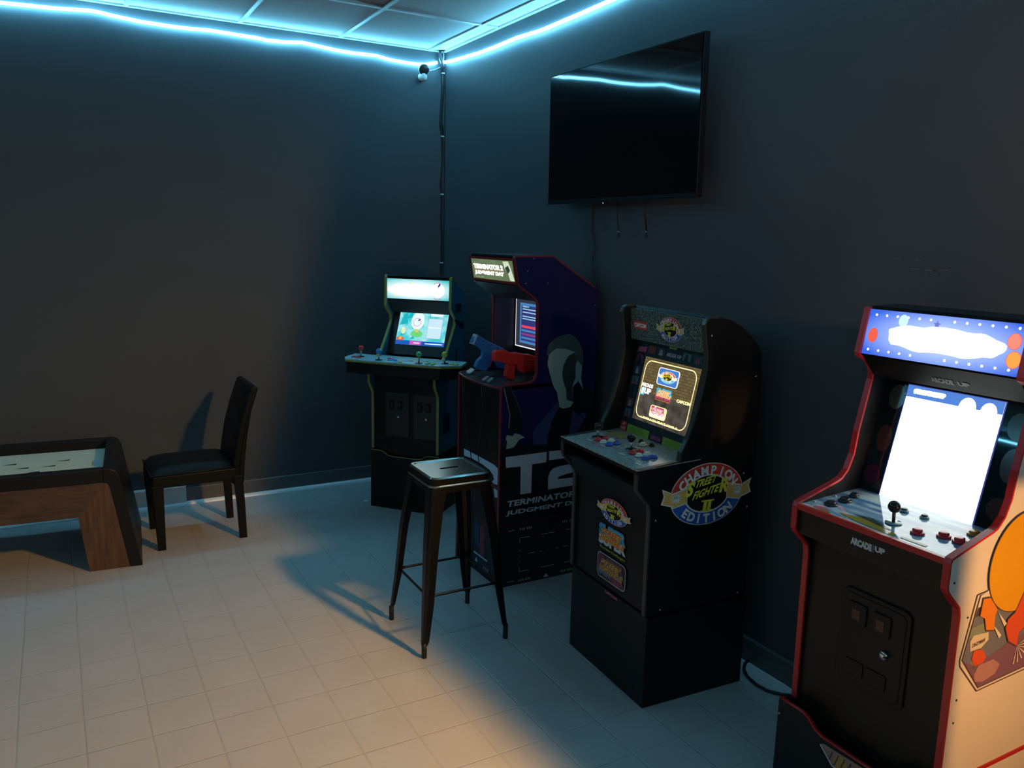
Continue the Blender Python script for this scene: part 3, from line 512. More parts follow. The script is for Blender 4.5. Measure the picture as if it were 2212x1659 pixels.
def screws(t, pts, u, mt, r=0.0042):
    for y, z in pts: MB().lathe([(r, 0), (r * 0.9, 0.0016), (0.0003, 0.0026)], (u, y, z), (1, 0, 0), mt, 10).build('screw', t)

def champ_logo(mb, P, cx, cy, rx, ry, l=0, M=None, fist=True):
    Wm, Rd, Bl, Tn, Ye, Bk = M or (WHT, REDP, BLUP, TANP, YELP, BKP)
    k = ry / 0.11
    mb.ell(P, cx, cy, rx * 1.02, ry * 1.025, Wm, l)
    mb.ell(P, cx, cy, rx, ry, Rd, l + 1, 8, 172); mb.ell(P, cx, cy, rx, ry, Bl, l + 1, 188, 352)
    mb.rect(P, cx - rx * 0.99, cy - ry * 0.14, cx + rx * 0.99, cy + ry * 0.14, Bk, l + 1)
    mb.ell(P, cx, cy + ry * 0.02, rx * 0.64, ry * 0.64, Wm, l + 2); mb.ell(P, cx, cy + ry * 0.02, rx * 0.60, ry * 0.59, Bk, l + 3)
    for s in (-1, 1):
        out = [(0.55, 0.30), (1.0, 0.17), (1.02, 0.22), (1.26, 0.36), (1.20, 0.12), (1.27, -0.14), (0.98, -0.26), (0.94, -0.33), (0.55, -0.22)]
        mb.poly(P, [(cx + s * rx * x * 1.0, cy + ry * y) for x, y in out], Wm, l + 4)
        ins = [(0.57, 0.27), (0.98, 0.13), (1.0, 0.17), (1.22, 0.29), (1.16, 0.10), (1.22, -0.12), (0.96, -0.22), (0.92, -0.29), (0.57, -0.19)]
        mb.poly(P, [(cx + s * rx * x, cy + ry * y) for x, y in ins], Tn, l + 5)
        if fist:
            fx = cx + s * rx * 0.86
            for i in range(12):
                a = i * 30; mb.line(P, [(fx + rx * 0.10 * math.cos(R(a)), cy + ry * 0.12 * math.sin(R(a))), (fx + rx * 0.16 * math.cos(R(a)), cy + ry * 0.19 * math.sin(R(a)))], ry * 0.02, Wm, l + 6)
            mb.poly(P, [(fx - rx * .09, cy - ry * .10), (fx + rx * .07, cy - ry * .12), (fx + rx * .09, cy + ry * .06), (fx + rx * .03, cy + ry * .12), (fx - rx * .08, cy + ry * .10)], Wm, l + 7)
            for i in range(3): mb.line(P, [(fx - rx * .07 + i * rx * .045, cy - ry * .02), (fx - rx * .06 + i * rx * .045, cy + ry * .08)], ry * 0.018, Bk, l + 8)
    mb.arctext(P, 'CHAMPION', cx, cy, rx * 0.81, ry * 0.80, ry * 0.29, 160, 20, Wm, l + 9, bold=0.045)
    mb.arctext(P, 'EDITION', cx, cy, rx * 0.80, ry * 0.79, ry * 0.29, 214, 326, Wm, l + 9, bottom=True, bold=0.045)
    mb.text(P, 'S', cx - rx * .60, cy + ry * .0, cx - rx * .40, cy + ry * .50, Ye, l + 10, 0.05, 0.35)
    mb.text(P, 'TREET', cx - rx * .36, cy + ry * .26, cx + rx * .22, cy + ry * .50, Ye, l + 10, 0.03, 0.45, skew=0.16)
    mb.text(P, 'FIGHTE', cx - rx * .40, cy - ry * .12, cx + rx * .30, cy + ry * .14, Ye, l + 11, 0.03, 0.45, skew=0.18)
    mb.text(P, 'R', cx + rx * .34, cy + ry * .0, cx + rx * .60, cy + ry * .48, Ye, l + 10, 0.05, 0.2)
    mb.text(P, 'II', cx - rx * .11, cy - ry * .52, cx + rx * .11, cy - ry * .20, Ye, l + 10, 0.05, 0.15)
    mb.rect(P, cx - rx * .17, cy - ry * .23, cx + rx * .19, cy - ry * .18, Ye, l + 11); mb.rect(P, cx - rx * .19, cy - ry * .56, cx + rx * .15, cy - ry * .51, Ye, l + 11)
def super_logo(mb, P, x0, y0, x1, y1, top, bot, l=0, sk=0.0, Rd=REDP, Ye=YELP, Bk=BKP):
    h = y1 - y0; w_ = x1 - x0; sh = lambda v: v
    mb.text(P, 'SUPER', x0, y0 + h * .42, x1, y1, top, l + 1, 0.07, skew=sk)
    mb.text(P, 'SUPER', x0, y0, x1, y0 + h * .52, bot, l, 0.07, skew=sk)
    mb.text(P, 'STREET', x0 + w_ * .12, y0 + h * .52, x0 + w_ * .85, y0 + h * .84, Ye, l + 2, 0.10, 0.35, skew=sk); mb.text(P, 'STREET', x0 + w_ * .13, y0 + h * .53, x0 + w_ * .84, y0 + h * .83, Rd, l + 3, 0.03, 0.35, skew=sk)
    mb.text(P, 'FIGHTER II', x0 + w_ * .08, y0 + h * .20, x0 + w_ * .95, y0 + h * .52, Ye, l + 4, 0.10, 0.35, skew=sk); mb.text(P, 'FIGHTER II', x0 + w_ * .09, y0 + h * .21, x0 + w_ * .94, y0 + h * .51, Rd, l + 5, 0.03, 0.35, skew=sk)

# ======== CHAMPION cabinet
W = 0.5
t = root('arcade_machine', (1.713, 2.495, 0), R(-93.2), 'black fighting-game arcade machine with a big round red and blue emblem on its side', 'arcade machine', 'arcade machines along the right wall')
front_ = [(-0.010, 0.345), (-0.012, 0.715), (-0.018, 0.738), (-0.066, 0.792), (-0.070, 0.805), (-0.070, 0.864), (0.098, 0.878), (0.103, 0.909), (0.124, 0.948), (0.146, 1.008), (0.163, 1.067), (0.178, 1.132), (0.187, 1.188), (0.185, 1.238), (0.175, 1.290), (0.168, 1.335), (0.175, 1.353)]
back_ = [(0.188, 1.360), (0.230, 1.359), (0.276, 1.349), (0.325, 1.326), (0.371, 1.292), (0.404, 1.259), (0.424, 1.228), (0.430, 1.16), (0.432, 0.345)]
sp = side_panels(t, W, front_, back_, 0.016, BLK, mat('grey_trim', (0.05, 0.045, 0.04), 0.3))
MB().box((0, 0.0, 0), (W, 0.44, 0.335), BLK).box((0.02, 0.02, 0.335), (W - 0.02, 0.42, 0.347), BLK).build('riser', t, label='plain black riser box')
fp = MB(); slab(fp, (0.002, 0.345), (0.0, 0.70), 0.015, 0.016, W - 0.016, BLK); slab(fp, (0.0, 0.70), (-0.060, 0.80), 0.015, 0.016, W - 0.016, BLK)
fpo = fp.build('front_panel', t)
mb = MB(); mb.box((0.016, 0.41, 0.35), (W - 0.016, 0.425, 1.2), BLK); slab(mb, (0.415, 1.2), (0.22, 1.352), 0.012, 0.016, W - 0.016, BLK); mb.build('back_panel', t)
GRAN = pnoise('granite_print', rgb(42, 56, 54), rgb(120, 138, 130), 150, 0.45, 0.42, 0.62)
ma, mz = (0.214, 1.232), (0.206, 1.350)
mq = MB(); slab(mq, ma, mz, 0.012, 0.016, W - 0.016, GRAN); mqo = mq.build('marquee', t)
P = splane(0, ma, mz); mb = MB(); champ_logo(mb, P, 0.264, 0.061, 0.064, 0.044, 0); mb.build('logo_decal', mqo, label='small round red and blue emblem')
mb = MB(); mb.rect(P, 0.037, 0.042, 0.122, 0.072, REDP, 0); mb.text(P, 'CAPCOM', 0.043, 0.049, 0.116, 0.065, WHT, 1, 0.05); mb.build('maker_badge', mqo, label='red badge with white maker lettering')
# bezel and screen
ba, bz = (0.178, 0.878), (0.254, 1.236)
BEZ = pnoise('bezel_print', rgb(28, 42, 44), rgb(44, 60, 60), 60, 0.35, 0.4, 0.6)
bz_ = MB(); slab(bz_, ba, bz, 0.012, 0.016, W - 0.016, BEZ); bo = bz_.build('screen_bezel', t)
P = splane(0, ba, bz)
sx0, sx1, sy0, sy1 = 0.0852, 0.4128, 0.0584, 0.2993
mb = MB(); BR = ebrick('screen_brick')
mb.rect(P, sx0, sy0, sx1, sy1, BR, 1); DK = enoise('screen_street', rgb(60, 52, 44), rgb(92, 86, 78), 26, 1.0, 0.35, 0.7)
mb.rect(P, sx0, sy0, sx1, sy0 + (sy1 - sy0) * 0.46, DK, 2)
EY = emis('scr_cream', rgb(255, 240, 170), 1.3); EW = emis('scr_white', rgb(255, 255, 245), 1.3); ER = emis('scr_red', rgb(220, 80, 60)); EB = emis('scr_blue', rgb(70, 130, 210)); EC = emis('scr_cyan', rgb(80, 190, 220)); EYL = emis('scr_yellow', rgb(240, 215, 50)); EK = emis('scr_dark', rgb(50, 45, 20)); EP = emis('scr_pink', rgb(205, 70, 110))
mb.rrect(P, sx0 + .012, sy0 + .012, sx1 - .012, sy1 - .010, 0.034, 0.004, EY, 3)
sw = sx1 - sx0; shh = sy1 - sy0; X = lambda f: sx0 + sw * f; Y = lambda f: sy0 + shh * f
mb.poly(P, rr(X(.30), Y(.625), X(.68), Y(.89), .012), EW, 4); mb.poly(P, rr(X(.315), Y(.635), X(.665), Y(.88), .009), EB, 5)
champ_logo(mb, P, X(.49), Y(.76), sw * .135, shh * .088, 6, (EW, ER, EC, EY, EYL, EK), False)
super_logo(mb, P, X(.34), Y(.415), X(.63), Y(.58), EC, EP, 4, 0, emis('scr_orange', rgb(240, 130, 60)), EY)
mb.text(P, 'The New Challengers', X(.34), Y(.385), X(.62), Y(.405), emis('scr_orange', rgb(240, 130, 60)), 4, 0.03)
mb.poly(P, rr(X(.30), Y(.11), X(.60), Y(.30), .010), EY, 4); super_logo(mb, P, X(.32), Y(.13), X(.58), Y(.29), EP, EW, 6, 0, EP, EW)
mb.text(P, 'CAPCOM', X(.72), Y(.44), X(.955), Y(.49), EY, 4, 0.07)
mb.text(P, 'ARCADE', X(.045), Y(.535), X(.26), Y(.595), EW, 4, 0.07); mb.poly(P, [(X(.05), Y(.40)), (X(.13), Y(.40)), (X(.13), Y(.53)), (X(.05), Y(.50))], EC, 4)
mb.text(P, 'UP', X(.12), Y(.43), X(.245), Y(.52), EW, 5, 0.07); mb.text(P, '1', X(.07), Y(.42), X(.11), Y(.52), EW, 5, 0.05)
mb.text(P, 'PRESS B TO SELECT GAME', X(.20), Y(.058), X(.78), Y(.085), EY, 4, 0.05)
mb.poly(P, [(X(.15), Y(.058)), (X(.185), Y(.058)), (X(.167), Y(.083))], EY, 4); mb.poly(P, [(X(.80), Y(.083)), (X(.835), Y(.083)), (X(.817), Y(.058))], EY, 4)
mb.build('screen', bo, label='lit screen with a game menu over a brick wall')
# printed cards round the screen
bw = W; bl_ = (Vector(bz) - Vector(ba)).length; mb = MB(); cards = [rgb(70, 105, 120), rgb(120, 70, 60), rgb(60, 60, 75), rgb(75, 115, 120), rgb(40, 70, 95), rgb(110, 60, 85), rgb(35, 100, 100), rgb(95, 100, 90)]
random.seed(7)
for k in range(6):
    y = 0.055 + k * 0.043
    for x0 in (0.030, W - 0.068):
        c = mat('card_%d' % ((k + (3 if x0 > .2 else 0)) % 8), cards[(k + (3 if x0 > .2 else 0)) % 8], 0.4); mb = MB(); mb.rect(P, x0, y, x0 + 0.040, y + 0.033, c, 1)
        mb.poly(P, [(x0 + .010, y), (x0 + .030, y), (x0 + .026, y + .02), (x0 + .016, y + .028)], mat('card_fig_%d' % (k % 3), [rgb(150, 60, 50), rgb(160, 150, 140), rgb(30, 35, 50)][k % 3], 0.4), 2); mb.build('picture_card', bo)
for k, x0 in enumerate((0.090, 0.148, 0.298, 0.360)):
    mb = MB(); mb.rect(P, x0, 0.314, x0 + 0.046, 0.342, mat('card_%d' % (k + 1), cards[k + 1], 0.4), 1); mb.poly(P, [(x0 + .01, .314), (x0 + .034, .314), (x0 + .03, .332), (x0 + .018, .339)], mat('card_fig_%d' % (k % 3), WHT.node_tree.nodes[0].inputs[0].default_value, 0.4), 2); mb.build('picture_card', bo)
mb = MB(); mb.poly(P, [(0.026, .311), (0.078, .314), (0.082, .336), (0.030, .330)], PNKP, 1); mb.build('info_card', bo); mb = MB(); mb.rect(P, 0.212, 0.346, 0.256, 0.360, LIMP, 1); mb.build('info_card', bo); mb = MB()
mb.text(P, 'ARCADE 1UP', 0.205, 0.317, 0.29, 0.330, GRYP, 1, 0.03); mb.build('maker_lettering', bo); mb = MB()
mb.poly(P, rr(0.024, 0.0, 0.062, 0.036, .004), REDP, 1); mb.text(P, '1', 0.040, 0.022, 0.046, 0.031, WHT, 2); mb.text(P, 'PLAYERS', 0.028, 0.006, 0.058, 0.014, WHT, 2)
mb.build('info_card', bo)
for x0 in (0.068, 0.292):
    mb = MB()
    mb.rect(P, x0, 0.001, x0 + 0.140, 0.032, LIMP, 1)
    for i in range(4): mb.rect(P, x0 + .012, 0.005 + i * .0055, x0 + .125 - (i % 2) * .02, 0.0063 + i * .0055, mat('ink_green', rgb(70, 90, 30), 0.5), 2)
    mb.text(P, 'CHARACTER MOVES', x0 + .045, .0275, x0 + .095, .0305, BKP, 2); mb.build('info_card', bo)
mb = MB(); mb.rect(P, 0.214, 0.002, 0.286, 0.030, mat('plum_print', rgb(70, 25, 50), 0.5), 1); mb.text(P, 'CAPCOM', 0.220, 0.009, 0.280, 0.022, PNKP, 2, 0.05)
mb.build('maker_badge', bo)
# control deck
DECK = pnoise('deck_granite', rgb(120, 128, 126), rgb(168, 170, 162), 120, 0.16, 0.4, 0.6, spec=0.5)
da, dz = (-0.074, 0.866), (0.185, 0.880)
dk = MB(); slab(dk, da, dz, 0.003, -0.002, W + 0.002, DECK); slab(dk, (-0.0738, 0.863), (0.185, 0.877), 0.012, -0.0015, W + 0.0015, BLK); dko = dk.build('control_deck', t)
P = splane(0, da, dz)
MB().rect(P, .06, .165, .15, .215, mat('olive_print', rgb(150, 150, 90), 0.3), 0).build('deck_print', dko); MB().text(P, 'STREET FIGHTER', 0.13, 0.045, 0.23, 0.056, PNKP, 0, 0.03).build('deck_lettering', dko)
for x0_, y0_ in ((.085, .060), (.300, .060), (.43, .040)): MB().rect(P, x0_, y0_, x0_ + .035, y0_ + .009, mat('ivory_print', rgb(205, 200, 170), 0.3), 0).build('deck_print', dko)
RB = mat('button_red', rgb(215, 40, 40), 0.3); WB = mat('button_white', rgb(225, 205, 185), 0.3); BB = mat('button_blue', rgb(30, 85, 175), 0.3); KB = mat('button_black', (0.01, 0.01, 0.012), 0.25)
for x0, y0_ in ((0.127, 0.086), (0.334, 0.098)):
    for i, mt in enumerate((RB, WB, BB)):
        for j in range(2): button(dko, P, x0 + i * 0.038, y0_ + j * 0.033, 0.0115, mt, label=['red', 'white', 'blue'][i] + ' push button')
joystick(dko, P, 0.089, 0.108, BLKG, 0.030, 0.015, label='black ball-top joystick'); joystick(dko, P, 0.292, 0.121, BLKG, 0.030, 0.0155, label='black ball-top joystick')
button(dko, P, 0.268, 0.188, 0.0125, WB, label='white push button'); button(dko, P, 0.229, 0.207, 0.008, KB, label='black push button'); button(dko, P, 0.289, 0.210, 0.008, KB, label='black push button')
# decals
P = Plane((W, 0, 0), (0, 1, 0), (0, 0, 1)); mb = MB(); champ_logo(mb, P, 0.223, 0.752, 0.154, 0.1075); mb.build('emblem_decal', sp[1], label='big round red and blue emblem')
screws(sp[1], D['champ_screws'], W, SCR)
P = Plane((0, -0.003, 0), (1, 0, 0), (0, 0, 1)); mb = MB(); champ_logo(mb, P, 0.276, 0.642, 0.086, 0.044)
super_logo(mb, P, 0.186, 0.500, 0.362, 0.580, CYP, GRYP, 0, 0.02); mb.text(P, 'The New Challengers', 0.193, 0.483, 0.361, 0.494, LIMP, 0, 0.03)
mb.poly(P, rr(0.184, 0.372, 0.369, 0.468, .02), GRYP, 0); mb.poly(P, rr(0.187, 0.375, 0.366, 0.465, .018), DKP, 1); super_logo(mb, P, 0.192, 0.385, 0.362, 0.462, mat('mauve_print', rgb(120, 60, 90), .5), mat('slate_print', rgb(90, 110, 150), .5), 2, 0.0, mat('plum2_print', rgb(150, 60, 80), .5)); mb.text(P, 'TURBO', .27, .378, .362, .402, mat('plum2_print', rgb(150, 60, 80), .5), 8, .05)
mb.build('game_logos', fpo, label='three stacked game logos')
P = Plane((0, -0.001, 0), (1, 0, 0), (0, 0, 1)); mb = MB(); mb.text(P, 'CAPCOM', 0.237, 0.322, 0.320, 0.333, PNKP, 0, 0.05); mb.build('maker_decal', t)

# ======== T2 cabinet
W = 0.44
t = root('arcade_machine', (1.682, 3.52, 0), R(-90), 'dark purple shooter arcade machine with red trim and big grey letters, holding two light guns', 'arcade machine', 'arcade machines along the right wall')
NAVY = mat('navy_print', (0.010, 0.008, 0.062), 0.55, spec=0.2)
DRED = mat('dark_red_trim', (0.22, 0.018, 0.022), 0.35)
front_ = [(0.012, 0.0), (0.016, 0.305), (0.016, 0.945), (0.022, 0.952), (0.160, 0.960), (0.184, 0.970), (0.197, 1.000), (0.192, 1.318), (0.182, 1.336), (0.090, 1.398), (0.066, 1.515), (0.070, 1.524)]
back_ = [(0.264, 1.527), (0.503, 1.384), (0.520, 1.370), (0.520, 0.0)]
sp = side_panels(t, W, front_, back_, 0.014, NAVY, DRED)
mb = MB(); mb.box((0.014, 0.50, 0.0), (W - 0.014, 0.515, 1.37), BLK); slab(mb, (0.50, 1.378), (0.262, 1.520), 0.012, 0.014, W - 0.014, BLK); slab(mb, (0.264, 1.520), (0.072, 1.517), 0.010, 0.014, W - 0.014, BLK); mb.build('back_panel', t)
fb = MB(); fb.box((0.014, 0.020, 0.0), (W - 0.014, 0.034, 0.940), BLK); fpo = fb.build('front_panel', t)
# marquee
ma, mz = (0.084, 1.402), (0.064, 1.513)
mf = MB(); slab(mf, ma, mz, 0.02, 0.014, W - 0.014, BLK); P = splane(0, ma, mz, 0.0005); L_ = (Vector(mz) - Vector(ma)).length
mf.rrect(P, 0.0, -0.002, W, L_ + 0.002, 0.004, 0.012, DRED, 2); mfo = mf.build('marquee_frame', t)
OLV = backlit('marquee_olive', 0.22, 1.457, 0.5, 0.2, rgb(58, 78, 50), rgb(100, 120, 84)); EWT = emis('marquee_white', rgb(255, 255, 245), 1.6)
mb = MB(); mb.rect(P, 0.022, 0.010, W - 0.016, L_ - 0.010, OLV, 3)
mb.text(P, 'TERMINATOR 2', 0.040, 0.056, 0.330, 0.080, EWT, 4, 0.08); mb.rect(P, 0.040, 0.0515, 0.335, 0.0535, emis('marquee_red', rgb(210, 120, 100)), 4); mb.text(P, 'JUDGMENT DAY', 0.045, 0.026, 0.335, 0.049, EWT, 4, 0.08)
mb.text(P, 'THE ARCADE GAME', 0.040, 0.016, 0.13, 0.021, emis('marquee_pale', rgb(150, 170, 140)), 4, 0.02)
for a, b in (((.235, .098), (.300, .014)), ((.250, .100), (.275, .06))): mb.line(P, [a, b], 0.0015, emis('marquee_pale', rgb(150, 170, 140)), 4)
mb.poly(P, [(.335, .098), (.385, .100), (.400, .075), (.425, .014), (.385, .014), (.370, .050), (.345, .070)], emis('marquee_pale2', rgb(200, 215, 190), 1.1), 4); mb.poly(P, [(.350, .070), (.380, .082), (.395, .060), (.375, .045)], emis('marquee_shadow', rgb(40, 60, 50)), 5)
mb.build('marquee', mfo, label='backlit green marquee with white title lettering')
ov = MB(); slab(ov, (0.19, 1.325), (0.094, 1.394), 0.012, 0.014, W - 0.014, DKP); ov.build('speaker_board', t)
ib = MB(); ib.box((0.014, 0.315, 0.95), (W - 0.014, 0.327, 1.345), BLK); bo = ib.build('screen_bezel', t)
ip = MB(); ip.box((0.0142, 0.20, 0.975), (0.018, 0.315, 1.33), mat('inner_print', rgb(45, 45, 62), 0.5)); ip.build('inner_liner', t)
P = Plane((0, 0.315, 0), (1, 0, 0), (0, 0, 1), 0.001); mb = MB()
s0, s1, b0, b1 = 0.030, 0.410, 1.073, 1.322
EG = emis('t2_grey', rgb(50, 54, 66)); EBL = emis('t2_blue', rgb(70, 130, 190)); EN = emis('t2_navy', rgb(50, 55, 120)); ERD = emis('t2_red', rgb(235, 70, 90)); ELT = emis('t2_light', rgb(160, 210, 235)); EPU = emis('t2_purple', rgb(140, 60, 130))
mb.rect(P, s0, b0, s1, b1, emis('t2_white', rgb(235, 240, 250), 1.1), 0); mb.rect(P, s0 + .006, b0 + .006, s1 - .006, b1 - .006, EG, 1)
mb.rect(P, s0 + .045, b0 + .022, s1 - .045, b1 - .030, EBL, 2); mb.rect(P, s0 + .058, b0 + .034, s1 - .058, b1 - .042, EN, 3)
mb.text(Plane((s0 + .028, 0.315, b0 + .03), (0, 0, 1), (-1, 0, 0), -0.002), 'ARCADE 1UP', 0, 0, .16, .016, ELT, 0, 0.04)
for i, (y, c) in enumerate(((.190, ELT), (.175, ELT), (.155, ELT), (.143, ELT))): mb.rect(P, s0 + .07, b0 + y - .003, s1 - .10 - .02 * (i % 2), b0 + y + .002, c, 4)
mb.text(P, 'MISSION', s0 + .07, b0 + .198, s0 + .13, b0 + .206, ELT, 4, 0.04)
mb.poly(P, [(s0 + .16, b0 + .10), (s0 + .28, b0 + .10), (s0 + .28, b0 + .20), (s0 + .20, b0 + .12)], EPU, 4)
mb.rect(P, s0 + .064, b0 + .098, s1 - .064, b0 + .110, ERD, 5); mb.rect(P, s0 + .064, b0 + .080, s1 - .064, b0 + .090, EBL, 5); mb.rect(P, s0 + .064, b0 + .062, s1 - .064, b0 + .072, EPU, 5); mb.rect(P, s0 + .064, b0 + .044, s1 - .064, b0 + .054, EBL, 5)
mb.build('screen', bo, label='lit screen with blue menu bars and one red bar')
dk = MB(); dk.prism([(0.0, 0.022), (0.10, -0.002), (0.22, -0.012), (0.34, -0.006), (W, 0.018), (W, 0.315), (0, 0.315)], lambda x, y, s: (x, y, s), 0.936, 0.952, mat('deck_print_dark', (0.05, 0.045, 0.05), 0.3, noise=0.5, nscale=40)); dko = dk.build('control_deck', t)
MB().tube([(0.0, 0.020, 0.945), (0.10, -0.003, 0.945), (0.22, -0.013, 0.945), (0.34, -0.007, 0.945), (W, 0.016, 0.945)], 0.0045, DRED).build('edge_trim', dko)
PAD = mat('pad_grey', (0.10, 0.12, 0.13), 0.35); PADL = mat('pad_pale', (0.42, 0.50, 0.48), 0.35)
for (a, b, lean, mt) in ((0.055, 0.035, 0.3, PADL), (0.078, 0.030, 0.3, PADL), (0.285, 0.000, 0.25, PAD), (0.325, 0.004, 0.25, PAD)):
    mb = MB(); mb.prism(rr(-0.014, 0, 0.014, 0.030, 0.004), lambda x, y, s, a=a, b=b, k=lean: (a + x + y * k * 0.5, b + y * 0.8 + s * 0.3, 0.953 + y * 0.55 + s), 0, 0.006, mt); mb.build('gun_rest', dko)
for i, (ua, ub) in enumerate(((0.10, 0.16), (0.30, 0.24))):
    MB().tube([(ua, 0.05, 0.956), (ua, -0.012, 0.952), (ua + .005, -0.006, 0.80), (ub, 0.006, 0.60), (ub + .01, 0.012, 0.52)], 0.0022, CORD).build('gun_cord', dko)
# front art
P = Plane((0, 0.020, 0), (1, 0, 0), (0, 0, 1)); mb = MB(); T2G = mat('steel_print', rgb(180, 205, 225), 0.45)
mb.poly(P, D['f_2'], T2G, 1); mb.poly(P, D['f_2b'], T2G, 1); mb.line(P, [(0.36, 0.478), (0.437, 0.478)], 0.006, DRED, 1); mb.build('front_lettering', fpo)
mb = MB(); mb.rect(P, .19, .05, .39, .29, mat('dark_navy2', (0.008, 0.012, 0.022), .5), 0)
mb.poly(P, [(.20, .255), (.235, .25), (.245, .13), (.20, .14)], mat('teal_print', rgb(15, 60, 100), .5), 1); mb.rect(P, .25, .10, .30, .25, mat('wine_print', rgb(120, 30, 50), .5), 1)
for i in range(4): mb.rect(P, .252, .12 + i * .03, .298, .122 + i * .03, mat('rose_print', rgb(170, 80, 90), .5), 2)
mb.poly(P, [(.19, .275), (.30, .285), (.34, .262), (.34, .250), (.25, .262)], mat('wine_dark', rgb(60, 20, 25), .5), 1)
mb.rect(P, .19, .088, .33, .096, GRYP, 1); mb.poly(P, [(.205, .05), (.230, .05), (.2175, .075)], GRYP, 1)
for i in range(5): mb.rect(P, .29 + i * .012, .040, .294 + i * .012, .055, GRYP, 1)
mb.build('front_art', fpo)
# right side art
P = Plane((W, 0, 0), (0, 1, 0), (0, 0, 1)); mb = MB(); STE = mat('steel_print2', rgb(205, 210, 218), 0.5)
mb.rect(P, .018, .004, .519, .680, BKP, 0)
for k in ('t2_T', 't2_2a', 't2_2b'):
    mb.poly(P, [(x + .004, y - .004) for x, y in D[k]], mat('wine_print', rgb(120, 30, 50), .5), 1); mb.poly(P, D[k], STE, 2)
mb.text(P, 'TERMINATOR 2', .056, .389, .475, .418, STE, 2, 0.03, 0.2); mb.text(P, 'JUDGMENT DAY', .052, .343, .492, .3705, STE, 2, 0.03, 0.2)
mb.rect(P, .05, .379, .50, .3805, DRED, 2); mb.rect(P, .016, .303, .52, .306, DRED, 2)
DSH = mat('dash_print', rgb(225, 230, 235), 0.5)
fx0, fx1, fz0, fz1 = .130, .434, .062, .228
for s, e in (((fx0, fz1), (fx0 + .05, fz1)), ((fx0 + .12, fz1), (fx0 + .19, fz1)), ((fx1 - .05, fz1), (fx1, fz1)), ((fx0, fz0), (fx0 + .05, fz0)), ((fx0 + .12, fz0), (fx0 + .19, fz0)), ((fx1 - .05, fz0), (fx1, fz0)),
             ((fx0 + .05, .145), (fx0 + .08, .145)), ((fx0 + .11, .145), (fx0 + .12, .145)), ((fx0 + .155, .145), (fx0 + .16, .145)), ((fx0 + .20, .145), (fx0 + .215, .145)), ((fx0 + .24, .145), (fx0 + .265, .145)), ((.068, .271), (.100, .2715)), ((.066, .0215), (.100, .0215))):
    mb.line(P, [s, e], 0.0022, DSH, 2)
for x in (fx0, fx1):
    for z_ in (fz0 + .004, fz0 + .05, fz0 + .075, fz0 + .10, fz1 - .024): mb.line(P, [(x, z_), (x, z_ + (.018 if z_ in (fz0 + .004, fz1 - .024) else .008))], 0.0020, DSH, 2)
for x0, z0 in ((.128, .266), (.364, .266), (.128, .013), (.364, .015)):
    for i in range(6): mb.rect(P, x0 + i * .0105 + (.006 if i > 2 else 0), z0, x0 + .004 + i * .0105 + (.006 if i > 2 else 0), z0 + .011, DSH, 2)
mb.poly(P, [(.262, .008), (.295, .008), (.279, .026)], DSH, 2)
mb.build('side_lettering', sp[1], label='big steel grey title lettering')
SKN = mat('portrait_grey', rgb(158, 172, 158), 0.55); HR = mat('portrait_hair', rgb(70, 82, 80), 0.6); SHD = mat('portrait_shadow', rgb(48, 54, 52), 0.55); LTH = mat('portrait_jacket', rgb(8, 10, 14), 0.5); DNM = mat('portrait_denim', rgb(50, 62, 105), 0.55); LIT = mat('portrait_teal', rgb(140, 172, 170), 0.55)
mb = MB(); mb.poly(P, D['arm'], LTH, 1); mb.poly(P, D['hand'], mat('portrait_metal', rgb(165, 170, 155), .5), 2); mb.line(P, [(.027, .945), (.060, .822), (.056, .76)], .003, SKN, 2); mb.line(P, [(.063, .945), (.120, .82)], .003, HR, 2)
mb.poly(P, D['jacketR'][:2] + [(.519, .895), (.519, .684)] + D['jacketR'][5:], LTH, 1); mb.poly(P, D['jacketM'], LTH, 2); mb.poly(P, D['jacketL'], DNM, 1); mb.poly(P, D['lapel'], DNM, 3)
mb.poly(P, D['face'], SKN, 3); mb.poly(P, D['faceshade'], SHD, 4); mb.poly(P, D['earlit'], LIT, 5); mb.poly(P, D['hair'], HR, 6)
mb.build('side_figure', sp[1], label='printed plain grey head and dark jacket')
screws(sp[1], D['t2_screws'], W, SCR, 0.0032)

# two light guns, lying on the deck
def gun(u, body, grip, low, colr, dark, label, tip=None):
    tw = Vector((1.682 + 0.0, 3.52 - u, 0.0))
    g_ = root('light_gun', (1.682 + 0.10, 3.52 - u, 0.957), R(-90), label, 'toy gun', 'light guns on the purple machine')
    fn = lambda x, y, s: (s, x - 0.10, y - 0.957)
    G1 = mat(colr[0], colr[1], 0.32, noise=0.1, nscale=40); G2 = mat(colr[0] + '_dark', dark, 0.4)
    bb = MB().prism(body, fn, -0.017, 0.017, G1).build('body', g_, bevel=0.004)
    n = len(body); y_ = sum(p[1] for p in body) / n
    MB().prism(grip, fn, -0.013, 0.013, G1).build('grip', g_, bevel=0.005)
    MB().prism(low, fn, -0.015, 0.015, G1).build('barrel_block', g_, bevel=0.004)
    cx_ = sum(p[0] for p in grip) / len(grip); cz_ = max(p[1] for p in grip)
    MB().tube([fn(cx_ + .030, cz_ - .010, 0), fn(cx_ + .040, cz_ - .028, 0), fn(cx_ + .024, cz_ - .042, 0)], 0.003, G2).build('trigger_guard', g_)
    mb = MB()
    for k in (-1, 1):
        for i in range(3):
            c = Vector(body[0]).lerp(Vector(body[4]), 0.25 + 0.28 * i) + Vector((0.0, -0.018)); MB().lathe([(0.003, 0), (0.003, 0.001)], fn(c.x, c.y, k * 0.0168), (k, 0, 0), G2, 8).build('body_screw', g_)
    if tip: MB().prism(tip, fn, -0.0172, 0.0172, mat('tip_pale', (0.5, 0.62, 0.66), 0.3)).build('rear_sight', g_, bevel=0.002)
